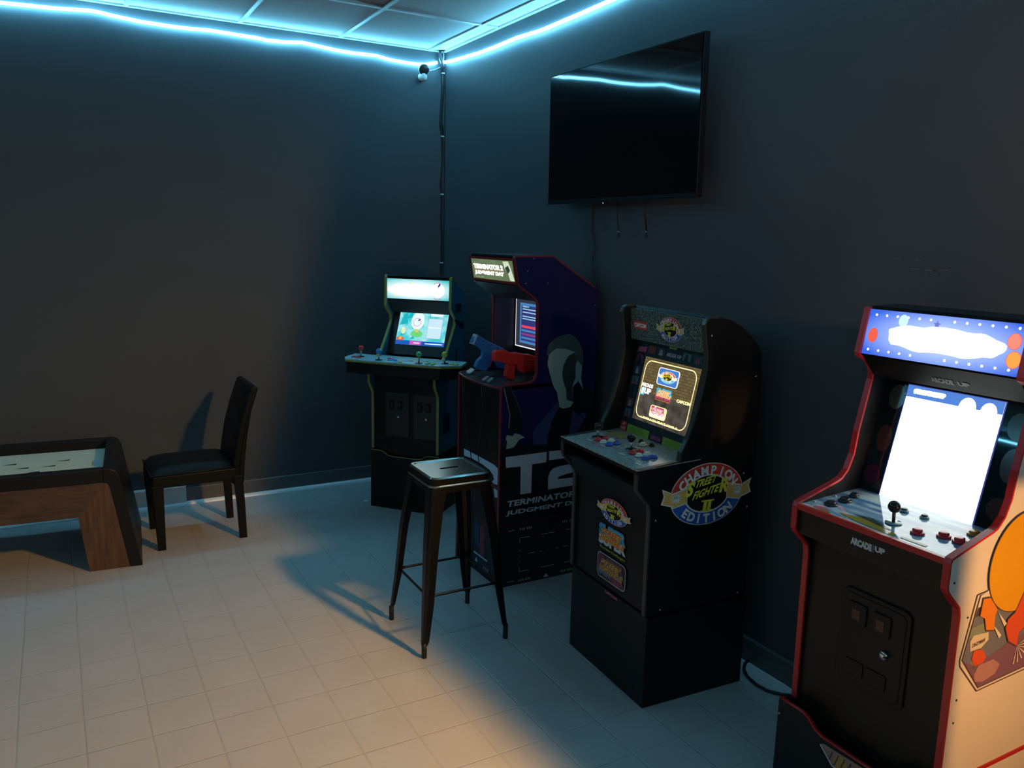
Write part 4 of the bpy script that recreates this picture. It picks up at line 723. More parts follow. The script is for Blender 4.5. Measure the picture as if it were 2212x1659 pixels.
gun(0.11, D['gb_body'], [(x, max(y, 0.958)) for x, y in D['gb_grip']], [(x, max(y, .958)) for x, y in D['gb_low']], ('gun_blue', (0.03, 0.20, 0.48)), (0.005, 0.03, 0.08), 'blue toy light gun propped muzzle down on the purple arcade machine', D['gb_tip'])
gun(0.29, D['gr_body'], D['gr_grip'], D['gr_low'], ('gun_red', (0.80, 0.030, 0.022)), (0.12, 0.01, 0.01), 'red toy light gun standing level on the purple arcade machine')

# ======== four-player cabinet in the corner
W = 0.435
t = root('arcade_machine', (1.584, 4.454, 0), R(-49.5), 'cyan lit four-player arcade machine with a very wide control deck, angled in the room corner', 'arcade machine', 'arcade machines along the right wall')
TEAL = mat('teal_side', (0.010, 0.15, 0.24), 0.45); OLT = mat('olive_trim', (0.27, 0.27, 0.055), 0.4)
front_ = [(0.0, 0.358), (0.0, 0.690), (-0.006, 0.706), (-0.043, 0.760), (-0.045, 0.775), (-0.045, 0.850), (0.06, 0.905), (0.098, 0.928), (0.175, 1.030), (0.219, 1.092), (0.221, 1.105), (0.216, 1.130), (0.165, 1.180), (0.155, 1.195), (0.160, 1.230), (0.163, 1.360), (0.168, 1.370)]
back_ = [(0.178, 1.372), (0.350, 1.278), (0.352, 1.27), (0.352, 0.358)]
sp = side_panels(t, W, front_, back_, 0.014, TEAL, OLT)
rz = [(0.0, 0.345), (0.06, 0.345), (0.085, 0.338), (0.105, 0.322), (0.14, 0.317), (0.30, 0.317), (0.33, 0.322), (0.355, 0.340), (0.38, 0.345), (W + .004, 0.345)]
rs = MB(); rs.prism([(-.004, 0.0), (W + .004, 0.0)] + rz[::-1], lambda x, y, s: (x, s, y), -0.012, 0.004, BLK); rs.box((-.004, 0.004, 0), (0.012, 0.352, 0.356), BLK); rs.box((W - 0.012, 0.004, 0), (W + .004, 0.352, 0.356), BLK); rs.box((0.012, 0.338, 0), (W - 0.012, 0.352, 0.356), BLK)
rso = rs.build('riser', t); MB().tube([(x, -0.004, z + .002) for x, z in rz], 0.0028, OLT, 6, 2.2).build('edge_trim', rso)
MB().box((0.014, 0.33, 0.36), (W - 0.014, 0.342, 1.27), BLK).build('back_panel', t)
tp = MB(); slab(tp, (0.340, 1.276), (0.172, 1.366), 0.010, 0.014, W - 0.014, BLK); tp.build('top_panel', t)
fp = MB(); fp.box((0.014, 0.012, 0.33), (W - 0.014, 0.024, 0.85), BLK); fpo = fp.build('front_panel', t)
for i, x in enumerate((0.165, 0.345)):
    dd = MB(); dd.box((x - 0.075, 0.008, 0.44), (x + 0.075, 0.012, 0.70), DKP)
    for k in (-0.035, 0.02): dd.box((x + k - .014, 0.004, 0.60), (x + k + .014, 0.008, 0.655), BLK); dd.box((x + k - .006, 0.0025, 0.612), (x + k + .004, 0.004, 0.640), mat('coin_slot', (0.03, 0.03, 0.03), .3))
    do = dd.build('coin_door', fpo, bevel=0.002); MB().lathe([(0.0085, 0), (0.0085, 0.006), (0.006, 0.008), (0.0005, 0.008)], (x + 0.008, 0.008, 0.560), (0, -1, 0), CHR).build('lock', t)
ma, mz = (0.167, 1.233), (0.167, 1.354)
MQB = backlit('marquee_cyan', 0.20, 1.290, 0.30, 0.075, rgb(60, 195, 205), (1.2, 1.3, 1.3, 1)); mb = MB(); P = splane(0, ma, mz)
slab(mb, ma, mz, 0.02, 0.014, W - 0.014, BLK); mb.rect(P, .015, .002, W - .015, .119, MQB, 0)
WH3 = emis('marquee_hot', (0.9, 1, 1, 1), 4.5); mb.ell(P, 0.17, .055, .150, .036, WH3, 1); mb.ell(P, .345, .06, .042, .040, WH3, 1)
mb.ring(P, .342, .058, .036, .046, .004, emis('marquee_rose', rgb(225, 80, 110)), 2, 50, 128); mb.ring(P, .342, .050, .036, .046, .003, emis('marquee_rose', rgb(225, 80, 110)), 2, 232, 305)
mb.poly(P, [(.342, .078), (.352, .100), (.364, .100), (.362, .088), (.350, .076)], emis('marquee_violet', rgb(60, 50, 160)), 2)
for x, y in ((.168, .095), (.070, .018)): mb.ell(P, x, y, .008, .004, emis('marquee_yellow', rgb(245, 240, 150)), 2, n=12)
mb.build('marquee', t, label='glowing cyan and white marquee')
ub = MB(); slab(ub, (0.222, 1.150), (0.172, 1.228), 0.01, 0.014, W - 0.014, DKP); ub.build('speaker_board', t)
ba, bz = (0.104, 0.905), (0.270, 1.210)
# measured screen rectangle lies 2 mm proud of this board
bd = MB(); slab(bd, (0.157, 0.905), (0.272, 1.190), 0.01, 0.014, W - 0.014, DKP); bo = bd.build('screen_bezel', t)
P = splane(0, (0.157, 0.905), (0.272, 1.190)); mb = MB()
CY = enoise('sim_cyan', rgb(70, 205, 215), rgb(165, 235, 240), 14, 1.0, 0.42, 0.58)
x0, x1, y0, y1 = 0.059, 0.378, 0.062, 0.282
mb.rect(P, x0, y0, x1, y1, CY, 0); mb.rect(P, x0, y0, x1, y0 + .026, emis('sim_blue', rgb(30, 90, 190)), 1)
mb.rect(P, x0 + .095, y0 + .002, x0 + .170, y0 + .024, emis('sim_pink', rgb(225, 80, 190)), 2); mb.rect(P, x0 + .12, y0 + .010, x0 + .16, y0 + .016, emis('sim_white', rgb(235, 250, 255)), 3); mb.rect(P, x0 + .195, y0 + .010, x1 - .01, y0 + .016, emis('sim_white', rgb(235, 250, 255)), 2)
mb.ell(P, x0 + .125, y0 + .150, .042, .056, emis('sim_white', rgb(235, 250, 255)), 2); mb.ring(P, x0 + .122, y0 + .142, .026, .026, .0022, emis('sim_ring', rgb(215, 80, 90)), 3); mb.poly(P, [(x0 + .124, y0 + .152), (x0 + .138, y0 + .165), (x0 + .142, y0 + .158), (x0 + .132, y0 + .148)], emis('marquee_violet', rgb(60, 50, 160)), 4)
mb.ell(P, x0 + .13, y0 + .070, .040, .022, emis('sim_green', rgb(110, 215, 130)), 2); mb.ell(P, x0 + .128, y0 + .088, .013, .010, emis('sim_gold', rgb(225, 200, 90)), 3)
mb.ell(P, x0 + .028, y0 + .036, .026, .012, emis('sim_orange', rgb(230, 100, 50)), 3); mb.ell(P, x0 + .028, y0 + .038, .010, .008, emis('sim_gold', rgb(225, 200, 90)), 4); mb.ell(P, x0 + .040, y0 + .085, .014, .020, emis('sim_gold2', rgb(240, 240, 180)), 2)
for a, b, c_, d_ in ((.01, .12, .06, .20), (.05, .16, .09, .21), (.02, .05, .05, .10), (.08, .03, .12, .06)): mb.poly(P, [(x0 + a, y0 + b), (x0 + c_, y0 + b + .01), (x0 + c_ - .01, y0 + d_), (x0 + a + .015, y0 + d_ - .02)], emis('sim_teal', rgb(30, 180, 190)), 1)
mb.rect(P, x0 + .195, y0 + .045, x0 + .290, y0 + .170, emis('sim_edge', rgb(120, 160, 210)), 2); mb.rect(P, x0 + .197, y0 + .047, x0 + .288, y0 + .168, emis('sim_pale', rgb(205, 235, 248)), 3); mb.rect(P, x0 + .200, y0 + .108, x0 + .285, y0 + .116, emis('sim_white', rgb(235, 250, 255)), 4)
mb.poly(P, rr(x0 + .205, y0 + .182, x0 + .285, y0 + .204, .004), emis('sim_white', rgb(235, 250, 255)), 3); mb.rect(P, x0 + .02, y0 + .208, x0 + .045, y0 + .213, emis('sim_teal2', rgb(30, 110, 120)), 3)
mb.build('screen', bo, label='bright cyan screen')
# wide deck
DKC = pnoise('deck_cyan', rgb(115, 185, 205), rgb(185, 220, 225), 26, 0.3, 0.35, 0.65)
dp = [(-0.142, -0.060), (-0.100, -0.118), (0.06, -0.122), (0.38, -0.118), (0.492, -0.110), (0.590, -0.038), (0.562, 0.100), (0.435, 0.100), (0.435, 0.11), (0.0, 0.11), (0.0, 0.095), (-0.160, 0.088)]
dk = MB(); dk.prism(dp, lambda x, y, s: (x, y, s), 0.893, 0.900, DKC); dko = dk.build('control_deck', t)
MB().prism([(x * 1.0, y) for x, y in dp], lambda x, y, s: (0.2175 + (x - 0.2175) * 1.006, y - 0.002 if y < 0 else y, s), 0.884, 0.8935, OLT).build('edge_trim', dko)
MB().prism(dp, lambda x, y, s: (0.2175 + (x - 0.2175) * 0.985, y + 0.004, s), 0.820, 0.885, BLK).build('deck_box', t)
P = Plane((0, 0, 0.900), (1, 0, 0), (0, 1, 0), 0.0008)
for x, y, bc, nm in ((-0.060, -0.015, rgb(200, 45, 50), 'red'), (0.094, -0.080, rgb(50, 135, 205), 'blue'), (0.350, -0.085, rgb(80, 190, 95), 'green'), (0.478, -0.020, rgb(190, 185, 50), 'yellow')):
    bm_ = mat('ball_' + nm, bc, 0.25); joystick(dko, P, x, y, bm_, 0.038, 0.0165, label=nm + ' ball-top joystick')
for x, y, c_ in ((-0.085, -0.055, 0), (-0.045, -0.062, 0), (-0.065, -0.045, 0), (0.13, -0.02, 0), (0.155, -0.065, 1), (0.19, -0.06, 1), (0.16, -0.04, 1), (0.24, -0.10, 3), (0.395, -0.06, 2), (0.43, -0.06, 2), (0.40, -0.085, 2), (0.435, -0.088, 2), (0.525, -0.03, 3), (0.555, -0.03, 3), (0.27, -0.02, 4), (0.35, 0.0, 4)):
    nm = ('red', 'blue', 'green', 'yellow', 'white')[c_]; button(dko, P, x, y, 0.0105, MATS['ball_' + nm] if c_ < 4 else WB, h=0.002, label=nm + ' push button')
# side print blobs
P = Plane((W, 0, 0), (0, 1, 0), (0, 0, 1)); mb = MB(); DT = mat('side_dark_teal', (0.004, 0.02, 0.045), .5)
MB().poly(P, [(0.19, 1.13), (0.34, 1.10), (0.34, 1.05), (0.25, 1.09)], DT, 0).build('side_print', sp[1]); MB().rect(P, 0.21, 1.165, 0.30, 1.215, DT, 0).build('side_print', sp[1]); MB().rect(P, .06, .47, .15, .58, DT, 0).build('side_print', sp[1]); MB().rect(P, .22, .87, .25, .95, mat('side_olive', (0.03, 0.06, 0.05), .5), 0).build('side_print', sp[1])
mb.line(P, [(.005, .375), (.34, .372)], .004, OLT, 1); mb.build('lower_trim', sp[1])

# ======== overexposed blue marquee cabinet, nearest
W = 0.468
t = root('arcade_machine', (1.77, 1.503, 0), R(-90.5), 'cream sided arcade machine with red edge trim and brilliant white screen at the right', 'arcade machine', 'arcade machines along the right wall')
CRM = mat('cream_side', (0.72, 0.66, 0.56), 0.22, spec=0.5); RDT = mat('red_trim', (0.50, 0.018, 0.016), 0.3)
DKL = mat('dark_left_side', (0.005, 0.005, 0.006), 0.45, spec=0.15); SPK = mat('speaker_black', (0.003, 0.003, 0.003), 0.5, spec=0.15)
front_ = [(0.074, 0.275), (0.070, 0.575), (0.068, 0.735), (0.062, 0.757), (0.014, 0.803), (0.006, 0.816), (0.006, 0.880), (0.010, 0.890), (0.166, 0.934), (0.180, 0.940), (0.203, 0.963), (0.222, 1.007), (0.232, 1.075), (0.268, 1.225), (0.270, 1.245), (0.262, 1.264), (0.245, 1.280), (0.205, 1.298), (0.203, 1.306), (0.228, 1.432)]
back_ = [(0.36, 1.436), (0.445, 1.380), (0.470, 1.30), (0.470, 0.275)]
sp = side_panels(t, W, front_, back_, 0.016, CRM, RDT, DKL)
MB().prism([(.022, .82), (.022, .888), (.17, .938), (.20, .97), (.22, 1.01), (.24, 1.09), (.272, 1.24), (.255, 1.285), (.215, 1.302), (.236, 1.425), (.40, 1.40), (.44, .82)], sidefn, W - .0168, W - .016, DKL).build('inner_liner', t)
rz = [(-0.002, 0.2785), (0.031, 0.2785), (0.086, 0.2785), (0.105, 0.271), (0.130, 0.250), (0.158, 0.242), (0.310, 0.242), (0.338, 0.250), (0.363, 0.271), (0.382, 0.2785), (W + .002, 0.2785)]
rs = MB(); rs.prism([(-.002, 0.0), (W + .002, 0.0)] + rz[::-1], lambda x, y, s: (x, s, y), 0.022, 0.036, BLK); rs.box((-.002, 0.036, 0), (0.014, 0.47, 0.274), BLK); rs.box((W - 0.014, 0.036, 0), (W + .002, 0.47, 0.274), CRM); rs.box((0.014, 0.455, 0), (W - 0.014, 0.47, 0.274), BLK)
rso = rs.build('riser', t); MB().tube([(x, 0.029, z + .001) for x, z in rz], 0.0032, RDT, 6, 2.4).build('edge_trim', rso)
MB().box((W - .004, 0.026, 0.2705), (W + .0045, 0.470, 0.2800), RDT).build('seam_trim', rso); MB().sphere((0.004, 0.0215, 0.232), 0.0035, SCR, 8).build('screw', rso)
P = Plane((0, 0.022, 0), (1, 0, 0), (0, 0, 1)); mb = MB(); mb.poly(P, [(.155, .222), (.165, .230), (.30, .236), (.33, .225), (.345, .205), (.33, .180), (.20, .184)], mat('bronze_print', rgb(150, 120, 110), .4), 0); mb.ell(P, .225, .203, .022, .024, mat('gold_print', rgb(175, 135, 60), .4), 1)
for i in range(7): mb.poly(P, [(.185 + i * .02, .190), (.189 + i * .02, .190), (.200 + i * .02, .226), (.196 + i * .02, .226)], mat('mauve2_print', rgb(75, 50, 75), .4), 2)
mb.line(P, [(.157, .222), (.20, .184), (.33, .180)], .003, WHT, 3); mb.build('riser_emblem', rso)
MB().box((0.016, 0.445, 0.275), (W - 0.016, 0.458, 1.30), BLK).build('back_panel', t)
tp = MB(); slab(tp, (0.440, 1.372), (0.356, 1.430), 0.010, 0.016, W - 0.016, BLK); slab(tp, (0.358, 1.431), (0.236, 1.428), 0.010, 0.016, W - 0.016, BLK); tp.build('top_panel', t)
BRN = mat('panel_brownblack', (0.012, 0.010, 0.008), 0.42, spec=0.3, bump=0.05)
fp = MB(); fp.box((0.016, 0.083, 0.235), (W - 0.016, 0.095, 0.80), BRN); fpo = fp.build('front_panel', t)
up = MB(); slab(up, (0.018, 0.800), (0.014, 0.884), 0.02, 0.016, W - 0.016, BRN); slab(up, (0.083, 0.790), (0.018, 0.800), 0.01, 0.016, W - 0.016, BLK); uo = up.build('deck_apron', t)
P = splane(0, (0.018, 0.800), (0.014, 0.884)); mb = MB(); mb.text(P, 'ARCADE', 0.190, 0.030, 0.254, 0.050, GRYP, 0, 0.07); mb.text(P, '1', 0.2565, 0.030, 0.2605, 0.050, mat('slate_print', rgb(90, 110, 150), .5), 0, 0.03); mb.text(P, 'UP', 0.263, 0.034, 0.292, 0.050, GRYP, 0, 0.06); mb.build('maker_lettering', uo)
# coin door
cdr = MB(); cdr.prism(rr(0.135, 0.408, 0.345, 0.683, 0.022), lambda x, y, s: (x, s, y), 0.076, 0.083, BLK); cdr.prism(rr(0.147, 0.420, 0.333, 0.671, 0.016), lambda x, y, s: (x, s, y), 0.0735, 0.076, BLK)
for x in (0.165, 0.238): cdr.prism(rr(x, 0.590, x + 0.055, 0.650, 0.006), lambda a, b, s: (a, s, b), 0.068, 0.0735, BLK)
for x in (0.163, 0.233): cdr.prism(rr(x, 0.440, x + 0.062, 0.485, 0.006), lambda a, b, s: (a, s, b), 0.070, 0.0735, BLK)
cdo = cdr.build('coin_door', fpo, bevel=0.0015)
for x in (0.178, 0.252): MB().box((x, 0.0672, 0.603), (x + 0.024, 0.068, 0.632), mat('coin_red', (0.06, 0.012, 0.010), 0.35)).build('coin_slot', cdo)
MB().lathe([(0.0125, 0), (0.0125, 0.008), (0.010, 0.011), (0.0005, 0.011)], (0.284, 0.0735, 0.543), (0, -1, 0), CHR).box((0.289, 0.058, 0.541), (0.298, 0.066, 0.545), BLKG).build('lock', t)
# marquee
ma, mz = (0.209, 1.303), (0.232, 1.430); mb = MB(); slab(mb, ma, mz, 0.015, 0.016, W - 0.016, BLK); P = splane(0, ma, mz); L_ = (Vector(mz) - Vector(ma)).length
MQ = backlit('marquee_blue', 0.245, 1.365, 0.27, 0.085, rgb(52, 95, 220), (0.50, 0.66, 1.15, 1), 1.1); mb.rect(P, .017, .001, W - .017, L_ - .001, MQ, 0)
HOT = emis('marquee_burn', (1, 1, 0.97, 1), 4.0); random.seed(12)
blob = []
for i in range(44):
    a = 2 * math.pi * i / 44; rx_ = 0.158 * (1 + 0.04 * math.sin(5 * a + 1) + 0.02 * random.random()); ry_ = 0.033 * (1 + 0.10 * math.sin(9 * a) + 0.06 * random.random()); ca, sa = math.cos(a), math.sin(a)
    blob.append((0.245 + rx_ * (abs(ca) ** 0.8) * (1 if ca > 0 else -1), 0.062 + ry_ * (abs(sa) ** 0.7) * (1 if sa > 0 else -1)))
mb.poly(P, blob, HOT, 1)
for i in range(13):
    x = 0.040 + i * 0.0325
    if i not in (6,): mb.ell(P, x, L_ - .016 + .0003 * i, .0032, .0032, WH3, 1, n=12)
    if i not in (5, 6): mb.ell(P, x - .004, .015, .0032, .0032, WH3, 1, n=12)
OR1 = emis('marquee_orange_red', rgb(240, 90, 55), 1.1); OR2 = emis('marquee_orange', rgb(250, 160, 60), 1.1); RIM = emis('marquee_rim', rgb(230, 90, 130))
for (x, y, rx_, ry_, c_) in ((0.042, .056, .0135, .019, OR1), (0.425, .084, .0155, .019, emis('marquee_salmon', rgb(250, 130, 105), 1.2)), (0.432, .040, .0165, .020, OR2)):
    mb.ell(P, x, y, rx_ + .0015, ry_ + .0015, RIM, 1); mb.ell(P, x, y, rx_, ry_, c_, 2)
mb.ell(P, .125, .104, .014, .017, emis('marquee_ice', rgb(190, 225, 250), 1.3), 1)
st = [(.222 + (.012 if i % 2 == 0 else .005) * math.cos(R(90 + 36 * i)), .104 + (.012 if i % 2 == 0 else .005) * math.sin(R(90 + 36 * i))) for i in range(10)]
mb.poly(P, st, emis('marquee_star', rgb(120, 120, 215)), 1); mb.build('marquee', t, label='overexposed blue marquee with white burst')
ub = MB(); slab(ub, (0.275, 1.235), (0.215, 1.298), 0.01, 0.016, W - 0.016, SPK); ubo = ub.build('speaker_board', t)
pa, pz = (0.262, 0.900), (0.350, 1.245)
px0, px1, py0, py1 = 0.0844, 0.3587, -0.0041, 0.3263
P = splane(0, pa, pz); bd = MB(); BZD = pnoise('bezel_dark', (0.004, 0.012, 0.014, 1), (0.010, 0.030, 0.034, 1), 5, 0.025, 0.4, 0.7, spec=0.5)
slab(bd, pa, pz, 0.01, 0.016, W - 0.016, BZD); bo = bd.build('screen_bezel', t)
mb = MB(); PAL = [mat('bez_a', (0.08, 0.075, 0.045), .12), mat('bez_b', (0.09, 0.03, 0.02), .12), mat('bez_c', (0.10, 0.02, 0.04), .12), mat('bez_d', (0.05, 0.05, 0.04), .12)]
for (x, y, rx_, ry_, c_) in ((0.058, .285, .026, .036, 0), (0.052, .160, .024, .040, 1), (0.044, .050, .026, .030, 2), (0.405, .270, .028, .036, 0), (0.412, .170, .026, .044, 1), (0.410, .055, .030, .030, 1), (0.070, .022, .020, .012, 3)): MB().ell(P, x, y, rx_, ry_, PAL[c_], 0).build('bezel_print', bo)
mb = MB(); mb.rect(P, px0 - .003, py0 - .008, px1 + .004, py1 + .002, emis('screen_edge', rgb(62, 62, 140), 0.8), 0)
WS = emis('screen_burnt_white', (0.95, 1, 0.97, 1), 2.8); SB = emis('screen_top_blue', rgb(85, 130, 215), 1.0)
mb.rect(P, px0, py0, px1, py1, WS, 1); hb_ = 0.034; mb.rect(P, px0, py1 - hb_, px1, py1, SB, 2)
mb.rect(P, px0, py1 - hb_ - .0035, px1, py1 - hb_ - .0027, SB, 2)
mb.text(P, 'ARCADE1UP', px0 + .020, py1 - .023, px0 + .115, py1 - .008, WS, 3, 0.16); mb.poly(P, rr(px0 + .019, py1 - .021, px0 + .112, py1 - .009, .005), WS, 3)
mb.ell(P, px0 + .180, py1 - hb_ - .002, .024, .030, WS, 3, 0, 180); mb.ell(P, px0 + .238, py1 - hb_ - .002, .022, .026, WS, 3, 0, 180)
mb.build('screen', bo, label='overexposed white screen with blue top band')
P2 = splane(0, (0.275, 1.235), (0.215, 1.298)); mb = MB(); mb.text(P2, 'ARCADE', .205, .022, .268, .042, mat('dim_print', (0.05, 0.05, 0.05), .4), 0, .07); mb.text(P2, 'UP', .280, .024, .312, .040, mat('dim_print', (0.05, 0.05, 0.05), .4), 0, .06); mb.build('maker_print', ubo)
# deck
DKB = pnoise('deck_sky', rgb(70, 125, 165), rgb(190, 205, 208), 9, 0.06, 0.38, 0.60, (0.7, 3.2, 1), spec=0.5, coat=0.4)
da, dz = (0.012, 0.886), (0.262, 0.900)
dk = MB(); slab(dk, da, dz, 0.012, 0.016, W - 0.016, DKB); dko = dk.build('control_deck', t)
MB().box((0.016, 0.006, 0.872), (W - 0.016, 0.016, 0.888), RDT).build('edge_trim', dko)
P = splane(0, da, dz); mb = MB()
SAND = mat('sand_print', rgb(150, 135, 60), .1); DKC2 = mat('dark_check', rgb(70, 75, 60), .1); CLR = mat('pale_paper', rgb(200, 200, 185), .1)
mb.poly(P, [(.12, .035), (.20, .060), (.215, .050), (.30, .030), (.30, .012), (.19, .020)], SAND, 0); mb.poly(P, [(.15, .058), (.20, .070), (.28, .045), (.26, .040)], DKC2, 1)
mb.ell(P, .075, .020, .024, .014, mat('rose2_print', rgb(215, 110, 120), .1), 0); mb.ell(P, .095, .010, .018, .005, SAND, 1); mb.line(P, [(.02, .008), (.45, .006)], .008, CLR, 0)
mb.rect(P, .315, .020, .385, .032, SAND, 0); mb.build('deck_print', dko)
KN = mat('button_black', (0.01, 0.01, 0.012), 0.25); RBN = mat('button_ruby', (0.62, 0.015, 0.02), 0.15)
for x, y, r_ in ((.069, .065, .0145), (.070, .121, .0145), (.060, .172, .011)): button(dko, P, x, y, r_, KN, ring=KN, label='black push button')
for x, y in ((.323, .079), (.371, .113), (.412, .113)): button(dko, P, x, y, .0135, RBN, label='red push button', h=0.008)
button(dko, P, .402, .188, .0135, mat('button_amber', (0.45, 0.24, 0.03), .2), label='amber push button')
for x, y in ((.266, .190), (.208, .188)): button(dko, P, x, y, .0095, KN, ring=mat('clear_ring', (0.25, 0.35, 0.36), .1), h=0.004, label='small black push button')
joystick(dko, P, .246, .091, BLKG, 0.031, 0.0165, disc=mat('clear_disc', (0.22, 0.32, 0.30), .08), label='black ball-top joystick')
MB().sphere(tuple(P(.03, .13, 0)), .004, SCR, 8).build('screw', dko); MB().sphere(tuple(P(.03, .045, 0)), .004, SCR, 8).build('screw', dko)
# side art
P = Plane((W, 0, 0), (0, 1, 0), (0, 0, 1)); mb = MB()
INK = mat('ink_brown', (0.09, 0.055, 0.06), .25); AMB = mat('amber_print', (0.70, 0.34, 0.01), .22); ORG = mat('orange_print', (0.72, 0.22, 0.02), .22); RDP = mat('vermilion_print', (0.62, 0.09, 0.03), .22); SLT = mat('slate2_print', (0.16, 0.17, 0.22), .22); PUR = mat('purple_print', (0.20, 0.10, 0.17), .22); ROS = mat('rose3_print', (0.42, 0.22, 0.22), .22); GRN = mat('sage_print', (0.22, 0.27, 0.20), .22)
hexo = [(.1277, .7795), (.0889, .6155), (.0934, .5982), (.1791, .5096), (.44, .518), (.44, .80)]
mb.poly(P, hexo, INK, 0); mb.poly(P, [(.131, .777), (.0925, .6155), (.0965, .600), (.1805, .5135), (.436, .522), (.436, .80)], CRM, 1)
mb.poly(P, [(.138, .7765), (.0965, .6150), (.1812, .5188), (.430, .528), (.430, .80)], INK, 2); mb.poly(P, [(.1415, .775), (.100, .6155), (.182, .5225), (.426, .532), (.426, .80)], SLT, 3)
mb.poly(P, [(.1415, .775), (.128, .722), (.200, .730), (.26, .76), (.24, .80)], CRM, 4); mb.poly(P, [(.135, .745), (.128, .722), (.19, .725), (.20, .745)], INK, 5); mb.poly(P, [(.121, .695), (.115, .67), (.17, .66), (.20, .70)], GRN, 4)
mb.poly(P, [(.105, .61), (.15, .588), (.27, .61), (.30, .63), (.426, .62), (.426, .532), (.182, .5225)], PUR, 4); mb.poly(P, D['p_oval'], ROS, 5); mb.poly(P, [(.135, .600), (.150, .575), (.19, .60), (.17, .63)], GRN, 4)
mb.poly(P, D['p_bub'], mat('balloon_cream', (0.62, 0.56, 0.44), .25), 5); mb.text(P, 'CRAZYMAN!', .130, .641, .182, .651, INK, 6, 0.03, skew=.1); mb.poly(P, D['p_bird'], RDP, 6)
def shr(pts, k):
    cx_ = sum(p[0] for p in pts) / len(pts); cy_ = sum(p[1] for p in pts) / len(pts); return [(cx_ + (x - cx_) * k, cy_ + (y - cy_) * k) for x, y in pts]
bl2 = [(0.300 + 0.140 * math.cos(R(a)), 0.836 + 0.134 * math.sin(R(a))) for a in range(0, 360, 8)]
mb.poly(P, bl2, INK, 7); mb.poly(P, [(0.300 + 0.1375 * math.cos(R(a)), 0.836 + 0.1315 * math.sin(R(a))) for a in range(0, 360, 8)], AMB, 8)
for k, c_ in (('p_foot1', ORG), ('p_foot2', RDP)): mb.poly(P, D[k], INK, 9); mb.poly(P, shr(D[k], .93), c_, 10)
for a in ((.222, .716), (.205, .688)): mb.poly(P, [a, (a[0] + .045, a[1] - .040), (a[0] + .035, a[1] - .046)], CRM, 9)
for k in range(7): a = 200 + k * 22; mb.poly(P, [(.330, .600), (.330 + .05 * math.cos(R(a + 60)), .590 + .04 * math.sin(R(a + 60))), (.330 + .05 * math.cos(R(a + 66)), .590 + .04 * math.sin(R(a + 66)))], CRM, 8)
mb.build('side_art', sp[1], label='amber disc over a slate and purple panel print')
screws(sp[1], D['p_screws'], W, SCRD, 0.0030)

# ---------------------------------------------------------------- bar stool
GUN = mat('gunmetal', (0.004, 0.0035, 0.003), 0.36, 0.0, spec=0.3, noise=0.12, nscale=12)
SEAT = mat('seat_steel', (0.20, 0.26, 0.26), 0.22, 0.9)
st = root('bar_stool', (1.328, 2.832, 0), R(-0.5), 'dark metal backless bar stool with handle slot in its seat, standing on the open floor', 'stool')
a = 0.127; sz = 0.695
mb = MB(); outer = rr(-a, -a, a, a, 0.028); inner = rr(-a + .016, -a + .016, a - .016, a - .016, 0.018); slot = rr(-0.040, -0.0085, 0.040, 0.0085, 0.0083, 5)
def ringfaces(A, B, za, zb, mt, sm=False):
    n = len(A); mb.add([(x, y, za) for x, y in A] + [(x, y, zb) for x, y in B], [(i, (i + 1) % n, n + (i + 1) % n, n + i) for i in range(n)], mt, sm)
ringfaces(rr(-a - .004, -a - .004, a + .004, a + .004, .032), outer, sz - .062, sz - .006, GUN); ringfaces(outer, rr(-a + .006, -a + .006, a - .006, a - .006, .024), sz - .006, sz, SEAT, True)
ringfaces(rr(-a + .006, -a + .006, a - .006, a - .006, .024), inner, sz, sz, SEAT); ringfaces(inner, rr(-a + .020, -a + .020, a - .020, a - .020, .016), sz, sz - .003, SEAT)
ringfaces(rr(-a + .020, -a + .020, a - .020, a - .020, .016), slot, sz - .003, sz - .003, SEAT); ringfaces(slot, slot, sz - .003, sz - .020, BLKG)
ringfaces(rr(-a - .004, -a - .004, a + .004, a + .004, .032), rr(-a + .01, -a + .01, a - .01, a - .01, .02), sz - .062, sz - .060, GUN)
ringfaces(rr(-a - .0065, -a - .0065, a + .0065, a + .0065, .033), rr(-a - .0035, -a - .0035, a + .0035, a + .0035, .032), sz - .034, sz - .030, SEAT); ringfaces(rr(-a - .0065, -a - .0065, a + .0065, a + .0065, .033), rr(-a - .0045, -a - .0045, a + .0045, a + .0045, .032), sz - .034, sz - .039, SEAT)
mb.build('seat', st)
foot = 0.187
for sx, sy in ((-1, -1), (1, -1), (1, 1), (-1, 1)):
    mb = MB(); secs = [(sz - .030, a + .002, .085, .060), (sz - .062, a + .006, .064, .060), (sz - .12, a + .012, .055, .050), (0.42, a + .030, .046, .040), (0.20, a + .045, .036, .030), (0.065, foot - 0.003, .024, .021), (0.052, foot, .019, .018)]
    def sec(z, e, wd, dp):     # folded corner profile: outer faces round the corner
        k = 0.012 * wd / .04
        loc = [(0, -wd), (0, -k), (-k * .3, -k * .3), (-k, 0), (-wd, 0), (-wd, -.004), (-k - .003, -.004), (-.004, -k - .003), (-.004, -wd)]
        return [(sx * (e + x), sy * (e + y), z) for x, y in loc]
    rings = [sec(*s_) for s_ in secs]; n = 9; vs = [p for r_ in rings for p in r_]
    fs = [(i * n + k, i * n + (k + 1) % n, (i + 1) * n + (k + 1) % n, (i + 1) * n + k) for i in range(len(secs) - 1) for k in range(n)]
    mb.add(vs, fs, GUN); lg = mb.build('leg', st)
    c = foot - 0.009; MB().lathe([(0.0095, 0.0), (0.0105, 0.004), (0.0105, 0.03), (0.0100, 0.060)], (sx * c, sy * c, 0.0), (0, 0, 1), mat('rubber', (0.012, 0.012, 0.012), .6), 14).build('foot_cap', lg)
